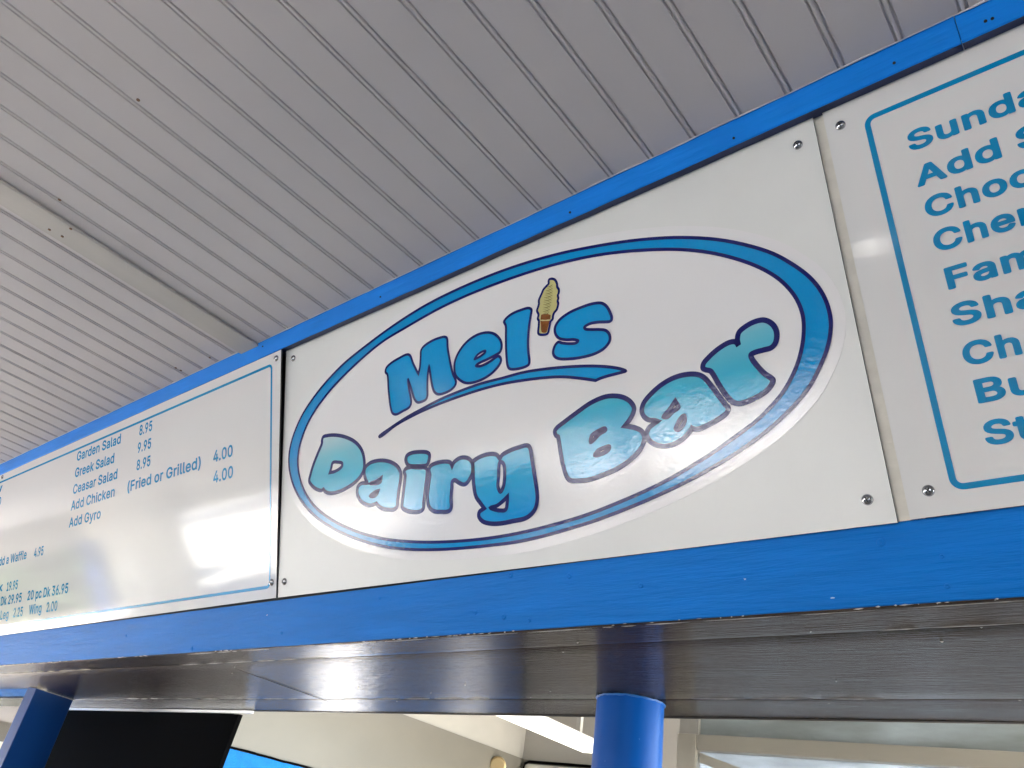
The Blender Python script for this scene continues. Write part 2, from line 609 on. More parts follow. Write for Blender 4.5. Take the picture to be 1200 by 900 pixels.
# the split that runs across the middle board
mb = MB()
A, B = hit(277, 783, EZ, SOF), hit(387, 822.5, EZ, SOF)
d = (B - A)
pl, pr = [], []
for i in range(25):
    t = i / 24
    wd = 0.0048 * (1 - abs(2 * t - 1) ** 3) + .0006
    c = A + d * t + EX * 0.006 * noise.noise((t * 5, 1, 1))
    pl.append(c + EX * wd - EZ * .0016)
    pr.append(c - EX * wd - EZ * .0016)
mb.raw(pl + pr, [(i, i + 1, 25 + i + 1, 25 + i) for i in range(24)])
mb.build('crack', M_gap, header)
# little paint drips and flecks
mb = MB()
for (u, v, L_) in ((178, 818, .02), (275, 782, .016), (272, 789, .012), (677, 753, .01), (660, 764, .014), (1104, 752, .014), (1150, 735, .012), (465, 822, .008), (545, 803, .008),
                  (622, 817, .01), (645, 810, .01), (980, 798, .01), (950, 740, .01), (312, 796, .008), (420, 806, .008), (505, 812, .008)):
    X = hit(u, v, EZ, SOF)
    V, F = [], []
    for j in range(10):
        a = j * math.pi / 5
        V.append(X + Vector((math.cos(a) * L_ * random.uniform(.2, .4), math.sin(a) * .0022 * random.uniform(.6, 1.2), .001)))
    V.append(X - EZ * .0016)
    mb.raw(V, [(j, (j + 1) % 10, 10) for j in range(10)], 0, True)
mb.build('paint_drip', M_flake, header)

# ------------------------------------------------------------------ fascia behind the signs
back = empty('sign_backing', on(-1.0, -0.35, -0.03), 'backing boards painted dark as shade in the gaps between the sign panels', 'backing board')
mb = MB()
q = [(-8.5, -0.72), (3.0, -0.72), (3.0, 0.0), (-8.5, 0.0)]
mb.hexa([on(x, v, -.05) for x, v in q] + [on(x, v, -.022) for x, v in q])
mb.build('board', M_core_shade, back)  # board coloured dark to paint in the shade between panels
sx0, sx1 = sg(954, 145).x, sg(968, 145).x
mb = MB()
q = [(sx0 - .004, -0.664), (sx1 + .004, -0.664), (sx1 + .004, -0.02), (sx0 - .004, -0.02)]
N = 40
rows = []
for i in range(N + 1):
    v = -0.6775 + 0.65 * i / N
    rows += [on(sx0 - .02, v, -.0215), on(sx0 - .018, v, -.0046 + .0005 * noise.noise((v * 20, 0, 0))), on(sx1 + .01, v, -.0040 + .0006 * noise.noise((v * 20, 4, 0))), on(sx1 + .01, v, -.0215)]
mb.raw(rows, [(i * 4 + j, i * 4 + j + 1, i * 4 + j + 5, i * 4 + j + 4) for i in range(N) for j in range(3)])
tag(mb.build('seam_strip', M_strip, back), label='cream caulked strip between the oval sign and right menu')


# ------------------------------------------------------------------ sign panels
def slab(mb, corners, th=0.004, k=0, kedge=1):
    """corners ccw seen from the front: (x, v, h)"""
    f = [on(*c) for c in corners]
    b = [p - OUT * th for p in f]
    if (f[1] - f[0]).cross(f[2] - f[0]).dot(OUT) < 0:
        f.reverse()
        b.reverse()
    n_ = len(f)
    mb.quad(f, k)
    mb.quad(list(reversed(b)), kedge)
    for i in range(n_):
        j = (i + 1) % n_
        mb.quad([f[j], f[i], b[i], b[j]], kedge)


def screw(parent, u, v, h=0.0, r=0.0082):
    c = sg(u, v, h)
    o = on(c.x, c.y, h)
    mb = MB()
    V, F, R = [], [], 20
    pro = [(r * 1.0, 0.0), (r * .98, .0012), (r * .88, .0026), (r * .66, .0041), (r * .4, .0049), (r * .12, .0052)]
    for q, z in pro:
        V += [o + OUT * z + EX * q * math.cos(2 * math.pi * a / R) + UP * q * math.sin(2 * math.pi * a / R) for a in range(R)]
    for k in range(len(pro) - 1):
        F += [(k * R + a, k * R + (a + 1) % R, (k + 1) * R + (a + 1) % R, (k + 1) * R + a) for a in range(R)]
    F.append(tuple((len(pro) - 1) * R + a for a in range(R)))
    mb.raw(V, F, 0, True)
    ang = random.uniform(0, 1.5)
    for t in (ang, ang + math.pi / 2):
        d1 = EX * math.cos(t) + UP * math.sin(t)
        d2 = EX * -math.sin(t) + UP * math.cos(t)
        q = [d1 * (-r * .52) - d2 * r * .1, d1 * (r * .52) - d2 * r * .1, d1 * (r * .52) + d2 * r * .1, d1 * (-r * .52) + d2 * r * .1]
        mb.hexa([o + OUT * .003 + p for p in q] + [o + OUT * (.0054 if t == ang else .0055) + p for p in q], 1)
    return mb.build('screw', [M_chrome, M_slot], parent)


GLYPH_MENU = {" ":[188,[]],"(":[295,[[178,-118,168,-116,161,-110,138,-72,103,8,90,48,76,112,68,166,67,214,69,252,80,332,93,392,99,414,111,448,136,510,157,548,166,558,180,561,230,561,244,559,252,554,257,544,257,534,231,474,214,428,195,366,182,308,176,260,173,202,176,158,181,120,193,72,210,18,224,-18,256,-86,257,-100,255,-106,252,-111,246,-115,240,-117,232,-118]]],")":[295,[[38,-118,28,-116,21,-110,16,-102,16,-90,32,-56,57,2,81,74,92,122,98,160,100,212,97,260,91,308,78,366,63,416,43,474,17,530,16,544,18,550,22,554,32,560,40,561,100,560,108,558,116,549,141,502,161,454,172,420,183,380,194,330,203,266,206,214,205,166,200,128,192,86,176,26,168,2,154,-30,139,-64,120,-100,112,-111,108,-115,102,-117,94,-118]]],".":[210,[[92,-26,68,-20,46,-5,33,14,28,42,33,68,48,89,68,103,88,108,98,108,123,102,144,88,158,68,163,40,158,14,142,-8,122,-21]]],"0":[475,[[224,-29,168,-20,132,-2,115,8,76,50,49,104,38,142,30,184,27,210,26,270,27,296,30,324,39,372,50,405,80,463,116,500,160,526,172,530,228,538,280,530,294,525,338,500,377,458,404,404,415,366,422,330,426,296,427,238,426,212,423,184,414,136,404,104,379,52,374,46,337,8,290,-18,274,-22],[224,72,250,76,256,78,276,92,293,114,310,154,318,194,322,250,318,314,309,360,294,394,276,418,268,423,252,433,228,437,202,433,184,423,177,418,159,394,143,354,135,314,131,258,135,194,143,152,157,118,160,112,178,90,202,76]]],"1":[475,[[76,-22,68,-20,60,-15,56,-8,54,2,54,54,56,64,61,70,68,75,78,77,186,77,190,78,190,402,188,406,182,402,98,339,92,337,80,337,72,342,68,347,64,360,64,424,65,432,67,438,74,446,186,528,196,530,274,531,286,528,292,524,296,518,298,506,298,78,302,77,388,77,402,74,410,66,413,54,413,2,412,-4,410,-11,402,-18,388,-22]]],"2":[475,[[64,-22,56,-20,50,-16,43,-6,42,2,42,46,45,58,220,246,244,270,265,296,280,316,291,336,297,356,298,372,296,392,290,406,282,415,274,423,262,430,244,436,224,438,202,436,182,428,167,416,158,402,151,384,150,368,147,354,142,347,138,344,124,340,68,340,55,344,50,348,45,356,44,364,50,412,66,450,71,458,98,490,132,515,176,532,222,538,236,537,274,532,314,518,351,490,380,456,394,426,398,412,403,370,399,338,391,308,376,278,355,248,321,206,204,80,206,79,386,79,398,77,404,72,408,68,411,56,411,2,410,-6,405,-14,400,-18,386,-22]]],"3":[475,[[212,-29,166,-24,123,-10,86,11,54,43,46,56,31,84,23,124,23,136,25,142,30,148,36,152,46,154,106,154,118,151,124,148,128,142,136,115,141,104,148,97,156,89,174,79,200,73,222,72,242,74,266,81,282,91,296,104,303,120,305,128,307,148,305,166,300,179,296,186,286,199,268,213,236,223,204,226,160,226,152,227,142,233,136,244,135,250,135,298,138,310,235,420,241,428,241,430,94,430,72,430,62,432,54,437,49,446,48,456,48,506,49,514,54,524,64,530,74,531,370,531,383,528,388,524,393,514,394,506,394,462,391,450,269,310,276,307,318,296,350,276,366,262,390,234,408,192,415,146,408,96,392,60,385,50,358,19,320,-7,272,-23,222,-29]]],"4":[475,[[282,-22,274,-20,267,-16,263,-10,261,-4,260,4,260,80,258,83,42,83,32,85,24,90,20,96,18,108,18,156,21,170,216,500,231,524,238,529,248,531,308,531,322,528,326,524,331,518,332,508,330,498,277,408,149,192,148,186,259,186,260,188,260,316,263,328,272,337,284,340,342,340,352,338,358,334,363,326,365,316,365,186,368,185,410,185,422,183,428,178,432,174,435,160,435,106,433,96,428,90,422,85,412,83,368,83,365,82,365,2,363,-8,358,-15,352,-20,342,-22]]],"5":[475,[[218,-29,172,-23,132,-10,100,11,86,24,64,48,47,82,44,92,38,128,40,138,46,146,52,150,62,152,120,152,130,150,138,145,143,136,147,116,156,102,166,91,182,80,204,73,224,72,244,74,264,83,283,98,295,114,303,136,305,152,306,164,303,186,294,211,282,227,268,240,260,244,242,252,220,255,194,253,170,246,156,239,138,227,126,224,66,231,56,234,48,244,45,256,74,510,77,518,82,525,90,530,102,531,364,531,377,528,384,520,387,514,388,506,388,454,385,442,381,436,374,432,364,430,174,430,170,428,161,348,162,343,196,352,232,356,270,351,294,344,306,340,332,325,362,298,383,272,399,240,409,206,411,192,413,162,406,110,388,66,361,28,321,-4,312,-8,274,-22,224,-29]]],"6":[475,[[222,-29,176,-22,134,-5,96,22,84,36,64,64,48,110,42,160,47,206,60,248,83,296,124,360,235,522,244,529,254,531,320,531,330,529,336,525,341,520,343,514,343,504,341,498,231,338,232,336,284,330,326,315,358,289,382,260,391,248,405,208,407,196,411,156,405,106,387,62,368,35,356,21,322,-4,278,-23],[222,70,228,70,250,74,267,82,282,94,294,111,298,120,303,134,305,154,303,182,295,202,283,220,268,232,251,240,230,243,204,241,184,232,170,221,159,206,155,198,149,182,147,160,150,130,157,112,169,94,184,82,198,76,210,72]]],"8":[475,[[222,-29,172,-23,130,-10,120,-5,88,16,56,50,38,86,34,102,30,138,34,172,46,206,66,236,88,258,101,268,74,296,56,332,52,352,48,382,53,418,57,432,70,460,75,466,100,494,136,518,178,532,224,538,230,537,276,532,318,517,350,494,359,486,380,462,388,446,398,424,404,382,398,340,395,332,379,298,351,268,365,258,388,234,406,206,418,172,423,134,417,94,414,84,396,50,366,16,328,-8,296,-19,282,-23,268,-25],[221,72,228,71,256,74,274,80,292,90,305,104,312,120,315,138,312,158,304,176,290,192,272,204,250,211,231,212,224,213,198,210,180,204,162,192,148,176,140,158,137,140,140,120,147,104,160,90,178,79,202,73],[220,312,230,312,250,314,264,319,278,329,286,338,291,348,295,358,297,374,294,396,289,408,280,419,264,430,246,436,232,437,224,438,206,436,188,430,175,422,163,408,157,394,155,378,157,356,163,342,172,332,188,319,208,313]]],"9":[475,[[130,-22,120,-19,111,-10,109,0,111,10,221,172,220,173,170,178,144,187,126,195,94,219,88,224,64,258,47,300,42,350,46,392,50,410,66,446,92,482,98,487,136,515,176,531,212,536,228,538,272,532,284,529,322,513,354,487,361,480,387,444,405,400,411,350,407,308,393,260,369,212,330,150,217,-14,210,-19,198,-22],[223,266,248,268,270,277,282,288,295,306,300,318,303,328,305,348,303,376,295,396,283,414,266,428,248,436,230,438,214,437,202,435,186,428,170,414,157,396,150,376,147,354,150,328,156,308,168,292,180,280,188,275,204,268]]],"A":[502,[[16,-22,6,-19,-2,-11,-5,-4,-5,6,180,516,186,524,192,529,204,531,272,531,284,529,292,524,297,516,376,302,484,6,484,-6,478,-16,472,-20,460,-22,398,-22,386,-20,380,-15,374,-8,332,112,328,120,154,120,151,120,149,118,106,-8,101,-14,94,-20,84,-22],[187,222,292,222,252,336,240,375,240,377,238,376,206,278,187,226]]],"C":[532,[[260,-29,234,-27,202,-21,170,-10,138,6,110,27,86,50,67,76,52,102,38,134,28,168,20,214,19,228,18,262,20,294,27,336,37,372,52,406,67,432,86,457,110,481,138,502,170,519,202,530,234,536,270,538,306,535,324,531,352,523,384,509,420,485,445,460,467,430,483,394,494,354,494,342,488,333,482,328,472,326,410,326,400,328,393,332,389,338,385,348,381,364,371,382,360,396,345,410,326,421,306,429,292,432,270,434,230,429,196,414,166,388,146,356,143,350,130,308,125,258,130,200,144,156,151,144,167,120,196,94,230,80,264,75,284,76,306,80,326,88,342,97,360,113,371,126,380,144,389,170,398,179,410,182,472,182,484,178,489,174,494,166,494,154,486,124,467,80,445,48,418,23,384,0,344,-17,306,-26,270,-29]]],"D":[524,[[60,-22,52,-20,44,-15,40,-8,38,2,38,506,41,520,50,528,62,531,230,531,262,529,302,522,335,512,364,497,400,469,416,454,454,398,466,370,476,336,482,296,484,248,482,214,476,174,464,134,452,108,436,80,417,56,404,44,392,33,372,18,361,12,332,-3,298,-13,258,-20,226,-22],[148,80,218,79,266,84,309,102,338,125,355,152,360,160,372,200,377,260,373,304,361,346,358,354,347,370,334,388,308,409,268,425,222,430,150,430,148,429,147,82]]],"F":[432,[[60,-22,52,-20,44,-15,40,-8,38,2,38,506,41,518,50,528,62,531,366,531,378,529,384,524,388,520,391,506,391,454,389,444,384,437,378,432,366,430,294,430,148,430,147,426,147,302,150,300,344,300,354,298,361,294,365,288,368,276,368,224,365,212,356,202,344,199,148,198,147,196,147,2,145,-8,140,-15,136,-19,124,-22]]],"G":[542,[[262,-29,234,-27,198,-20,168,-10,138,6,108,28,89,48,66,76,48,108,38,134,26,172,19,228,18,248,19,280,26,336,33,360,49,402,66,432,85,458,108,481,138,503,168,519,200,530,232,536,268,538,310,534,350,524,384,509,419,484,434,471,446,458,469,426,485,394,496,350,492,338,488,333,480,328,470,327,410,327,402,328,393,334,388,339,379,362,371,378,359,394,342,410,326,420,314,425,290,432,264,434,246,431,228,429,196,414,168,390,145,354,130,308,125,252,131,196,144,156,151,144,167,120,196,95,230,80,236,79,268,75,302,78,334,90,339,94,358,109,377,134,389,166,390,174,388,177,284,177,272,180,264,188,261,202,261,254,264,266,274,275,286,278,476,278,486,276,494,271,498,264,500,254,500,198,492,134,470,80,438,38,431,32,384,-2,332,-21,272,-29]]],"L":[415,[[60,-22,52,-20,44,-15,40,-8,38,2,38,506,39,514,44,524,49,528,62,531,124,531,136,528,144,520,147,506,147,318,148,80,150,79,358,79,370,77,376,72,380,68,383,56,383,2,382,-6,377,-14,372,-18,358,-22]]],"M":[650,[[60,-22,52,-20,44,-15,40,-8,38,2,38,506,41,520,50,528,62,531,150,531,162,528,172,518,293,208,314,147,317,150,336,208,453,512,460,523,466,528,478,531,566,531,578,528,587,520,590,506,590,306,590,2,587,-10,578,-19,566,-22,506,-22,493,-18,488,-14,483,-6,482,4,482,294,480,292,362,-8,358,-14,352,-19,338,-22,288,-22,282,-21,271,-16,266,-10,149,286,144,293,144,4,143,-6,137,-16,126,-21,118,-22]]],"S":[468,[[220,-31,166,-25,130,-15,114,-9,76,15,50,43,44,50,25,90,16,136,20,148,24,153,32,158,42,159,102,159,110,158,118,153,123,148,126,140,130,118,140,102,154,90,174,79,200,73,222,71,250,73,278,80,297,92,311,106,320,120,324,140,322,152,314,166,304,175,286,186,270,192,184,216,118,241,70,274,43,312,39,320,30,372,35,408,39,424,55,458,60,464,88,493,128,517,174,532,213,536,230,538,282,532,326,517,364,493,396,461,413,426,423,380,421,370,416,363,412,359,400,356,340,356,328,358,322,362,317,370,306,401,288,419,260,432,222,437,200,435,182,430,176,428,159,418,148,406,139,392,137,376,140,360,147,350,160,338,178,328,216,314,272,300,322,284,348,271,375,254,397,232,415,208,426,176,430,140,426,104,422,88,405,52,374,17,334,-8,284,-25,272,-27]]],"W":[708,[[156,-22,144,-18,140,-15,134,-6,64,248,-5,502,-6,508,-4,518,0,524,6,528,18,531,80,531,92,528,98,524,102,518,194,168,196,172,276,482,287,518,296,528,308,531,378,531,390,528,398,520,402,512,481,212,490,170,492,167,494,169,498,188,581,512,584,520,592,528,606,531,668,531,674,530,680,528,686,524,690,518,692,508,553,0,550,-8,546,-14,538,-20,528,-22,458,-22,444,-19,436,-10,428,14,347,318,342,329,249,-10,240,-19,228,-22]]],"a":[411,[[156,-31,120,-26,84,-14,54,5,33,28,29,34,19,56,13,72,8,108,13,144,23,170,28,178,44,196,66,212,90,223,118,232,170,241,246,251,252,254,254,258,252,272,248,286,242,293,236,299,230,303,218,307,198,309,174,307,156,301,138,290,126,276,116,260,110,255,104,253,94,253,38,269,26,276,21,282,20,292,21,300,30,317,38,334,54,352,66,364,94,384,130,397,156,403,174,405,202,406,216,405,246,400,272,392,298,379,316,363,330,348,342,330,350,308,354,296,359,254,359,4,356,-10,348,-19,336,-22,278,-22,268,-20,262,-16,258,-10,254,-1,232,-15,216,-22,190,-28],[165,68,172,67,196,70,218,78,231,88,243,102,252,126,254,138,254,157,250,158,212,150,174,146,142,139,122,126,117,120,115,114,114,102,115,94,120,85,126,79,138,72,156,68]]],"c":[418,[[204,-30,152,-23,106,-3,65,32,36,76,19,126,12,186,19,250,36,300,65,344,108,380,146,397,158,400,206,406,240,404,264,399,292,389,316,375,336,360,344,352,359,334,372,312,383,282,383,272,381,266,377,262,368,256,330,246,304,240,294,243,288,247,284,252,279,266,273,276,267,284,258,293,246,300,236,304,224,307,214,308,206,308,180,304,160,293,142,275,129,250,121,222,119,204,118,184,121,152,128,126,140,104,153,90,164,80,180,72,206,68,230,71,248,77,258,84,272,99,279,110,284,126,288,132,296,137,304,139,370,123,378,117,384,108,384,96,375,70,360,44,344,26,322,6,296,-10,268,-22,236,-28]]],"d":[446,[[192,-30,144,-23,104,-5,94,1,73,20,58,36,36,74,18,126,12,186,18,252,35,302,58,340,80,362,96,376,106,382,144,399,198,406,236,402,264,392,286,376,288,376,289,452,289,508,292,520,300,528,314,531,370,531,380,529,386,525,391,520,393,514,394,506,394,4,393,-4,388,-15,382,-19,376,-21,370,-22,316,-22,304,-20,298,-16,294,-10,292,0,290,3,262,-16,234,-26,220,-28],[201,70,208,69,230,73,249,82,266,100,279,124,286,148,288,158,290,186,287,228,280,254,268,276,248,295,230,304,208,308,178,303,157,292,143,278,128,252,121,226,118,192,120,158,122,148,129,126,142,100,160,83,178,72]]],"e":[426,[[208,-30,154,-23,106,-3,65,32,36,76,19,126,12,190,18,248,36,302,64,342,104,378,152,399,204,406,226,405,248,402,282,391,306,380,330,360,360,326,377,292,383,268,389,248,391,232,393,200,393,172,390,158,380,150,368,147,124,147,122,146,129,118,143,96,162,80,186,71,210,68,226,69,246,73,256,78,264,84,272,92,290,120,296,124,302,126,312,126,368,113,380,107,384,100,386,96,386,84,372,52,352,26,323,0,294,-15,280,-20,250,-27],[124,244,280,243,282,246,278,260,267,278,260,286,249,296,230,305,204,308,180,305,158,295,141,278,128,260,124,246]]],"f":[276,[[82,-22,72,-20,66,-15,61,-8,59,2,59,304,56,305,8,305,-2,307,-10,312,-14,318,-16,330,-16,376,-15,384,-9,394,0,400,8,401,58,402,59,434,61,454,63,468,71,486,80,502,98,520,124,538,154,548,186,552,216,550,230,548,250,542,258,536,262,532,265,520,251,470,246,457,238,449,226,446,208,451,198,452,180,450,170,444,166,436,165,430,164,404,166,401,226,401,236,399,244,394,248,388,250,378,250,330,247,316,242,311,234,306,226,305,166,305,164,304,164,4,163,-6,157,-16,146,-21,138,-22]]],"g":[447,[[200,-173,168,-170,130,-162,94,-146,70,-128,46,-103,30,-76,30,-64,32,-60,36,-53,44,-47,90,-22,100,-20,110,-21,116,-26,127,-40,142,-55,162,-68,180,-73,202,-75,242,-71,268,-57,284,-38,289,-8,288,11,286,12,262,-4,234,-13,192,-17,152,-12,138,-8,102,8,68,35,59,44,35,80,18,130,12,194,16,240,18,252,24,270,35,302,64,346,100,380,146,399,194,406,228,404,234,403,262,393,290,375,291,376,293,388,298,394,304,399,314,401,370,401,376,400,387,394,392,388,394,376,394,-10,390,-48,387,-64,368,-102,340,-132,330,-139,300,-156,258,-168,210,-173],[201,82,208,81,234,85,252,94,268,110,280,130,282,136,288,162,290,190,288,224,285,238,280,256,268,276,248,296,230,304,208,308,178,303,159,294,143,278,130,254,123,234,120,222,118,196,121,156,129,132,140,111,156,95,166,90,178,84]]],"h":[432,[[54,-22,44,-20,38,-15,33,-8,31,2,31,506,33,518,38,524,44,529,54,531,112,531,124,528,133,520,136,506,136,379,180,400,230,406,270,401,302,390,334,367,344,354,361,330,374,290,378,252,379,242,379,2,377,-8,372,-16,366,-20,356,-22,298,-22,286,-19,277,-10,274,4,274,236,270,264,267,272,256,290,236,303,208,307,190,305,182,302,172,298,158,288,145,272,138,252,136,228,136,2,133,-10,124,-19,112,-22]]],"i":[188,[[54,-22,44,-20,38,-15,33,-8,31,2,31,378,34,390,38,395,48,400,56,401,114,401,122,399,130,394,134,388,136,376,136,2,132,-11,128,-16,120,-21,112,-22],[82,421,58,426,39,440,25,458,19,484,25,510,40,528,58,541,86,546,110,541,129,528,143,508,148,484,142,458,128,438,110,426,92,422]]],"k":[403,[[54,-22,44,-20,38,-15,33,-8,31,2,31,506,33,518,38,524,44,529,54,531,112,531,124,528,130,524,134,518,136,506,136,261,138,261,144,266,268,393,276,399,288,401,358,401,366,400,375,394,380,388,381,378,379,368,246,232,231,214,391,12,393,6,393,-4,388,-15,380,-20,370,-22,296,-22,284,-19,275,-12,152,145,136,130,136,2,133,-10,124,-19,112,-22]]],"l":[211,[[136,-24,92,-17,59,4,38,38,31,82,31,508,34,520,38,524,44,529,56,531,100,531,112,531,124,528,133,520,136,506,136,92,137,80,139,76,144,74,168,76,178,74,186,69,192,58,203,4,200,-8,196,-12,188,-18,154,-24]]],"n":[432,[[54,-22,44,-20,38,-15,33,-8,31,2,31,376,34,390,38,394,44,398,56,401,110,401,118,400,128,394,131,388,134,379,136,376,144,383,180,400,230,406,270,401,302,390,334,367,360,332,374,290,379,244,379,124,379,2,376,-10,368,-19,354,-22,298,-22,288,-20,281,-16,276,-8,274,2,274,236,269,268,256,289,236,303,208,307,190,305,172,298,157,288,146,274,138,250,136,228,136,2,134,-8,130,-15,124,-19,112,-22]]],"o":[437,[[204,-30,152,-23,110,-5,100,1,65,32,35,78,19,126,12,190,19,250,35,298,66,344,106,379,146,397,164,401,204,406,211,406,262,399,308,380,316,375,350,344,378,302,392,264,397,250,399,236,403,184,399,140,397,126,391,108,378,74,350,32,316,1,300,-8,262,-23,210,-30],[204,68,208,68,236,73,256,84,273,100,287,126,294,152,297,184,294,224,287,250,274,274,256,292,236,303,210,307,206,308,178,303,158,292,143,276,128,250,121,222,118,190,120,158,126,132,128,126,142,102,158,84,178,73]]],"p":[446,[[54,-165,44,-163,38,-158,33,-152,31,-140,31,376,34,390,42,398,54,401,110,401,120,399,128,394,132,388,134,376,136,375,160,392,176,398,196,403,232,406,274,400,288,396,324,380,348,359,362,345,389,304,407,246,412,192,408,140,406,126,389,72,363,32,338,8,324,-3,280,-23,230,-30,204,-28,192,-26,166,-17,138,1,137,0,136,-140,133,-152,124,-162,112,-165],[216,70,240,71,248,73,264,83,283,102,295,124,298,132,304,158,306,186,303,226,296,252,284,276,266,293,254,300,242,305,224,307,218,308,194,304,174,294,159,280,146,256,143,248,138,228,135,194,138,150,145,124,157,100,174,84,194,73]]],"r":[281,[[54,-22,44,-20,38,-15,33,-8,31,2,31,376,33,388,38,394,48,400,56,401,110,401,120,399,126,395,134,381,144,388,174,401,212,407,226,406,242,406,252,404,258,400,263,392,265,382,265,324,264,318,258,307,248,301,242,300,206,304,188,302,170,296,152,282,145,272,140,262,138,256,136,238,136,4,134,-8,130,-15,124,-19,112,-22]]],"s":[387,[[176,-30,144,-27,108,-19,96,-13,68,2,45,24,26,52,15,86,14,94,17,104,21,110,29,114,94,129,102,127,110,122,114,116,124,90,134,80,156,70,182,67,210,71,230,80,242,92,246,104,245,112,238,120,228,127,208,134,146,148,96,165,86,171,55,194,34,226,31,236,25,274,29,306,32,316,50,348,75,372,105,390,142,402,178,405,190,406,230,402,264,392,291,376,316,352,333,328,345,296,345,290,344,282,339,274,328,268,274,256,264,256,258,258,252,262,248,268,240,286,228,299,212,307,186,311,162,308,144,299,134,288,131,276,132,268,138,260,152,252,176,244,236,230,287,212,322,186,344,154,347,144,353,106,348,74,345,64,330,35,304,8,270,-13,230,-26,214,-28]]],"w":[589,[[138,-22,130,-20,123,-16,118,-8,114,2,2,372,2,384,8,394,14,399,24,401,84,401,98,398,106,390,110,380,170,165,172,168,222,354,233,390,242,398,254,401,314,401,326,398,335,390,339,380,383,222,396,169,398,167,399,168,405,194,457,380,460,388,464,394,472,399,482,401,544,401,554,399,560,395,564,390,566,384,566,372,454,6,449,-8,444,-16,438,-20,428,-22,370,-22,358,-19,349,-10,345,0,323,76,287,210,284,216,222,0,218,-10,210,-19,198,-22]]],"x":[400,[[22,-22,10,-19,2,-10,0,0,2,10,128,194,10,368,8,374,8,384,14,394,20,399,32,401,98,401,110,398,116,394,121,388,188,280,190,279,212,314,261,388,266,394,272,398,284,401,348,401,358,400,364,397,370,390,373,384,373,374,371,368,252,192,377,12,379,6,379,-4,374,-15,366,-20,356,-22,290,-22,276,-19,271,-14,266,-8,190,109,106,-15,100,-20,88,-22]]],"y":[411,[[74,-167,40,-160,32,-154,27,-148,25,-138,26,-132,40,-80,46,-70,56,-65,64,-64,94,-68,104,-66,110,-62,122,-46,132,-26,139,0,-1,364,-4,374,-3,388,2,394,6,398,20,401,82,401,92,399,100,394,105,386,190,148,194,140,196,140,284,386,289,394,296,399,306,401,370,401,380,399,386,395,390,390,392,384,392,374,389,364,225,-66,210,-96,198,-116,186,-128,170,-143,150,-155,124,-164,94,-167]]]}
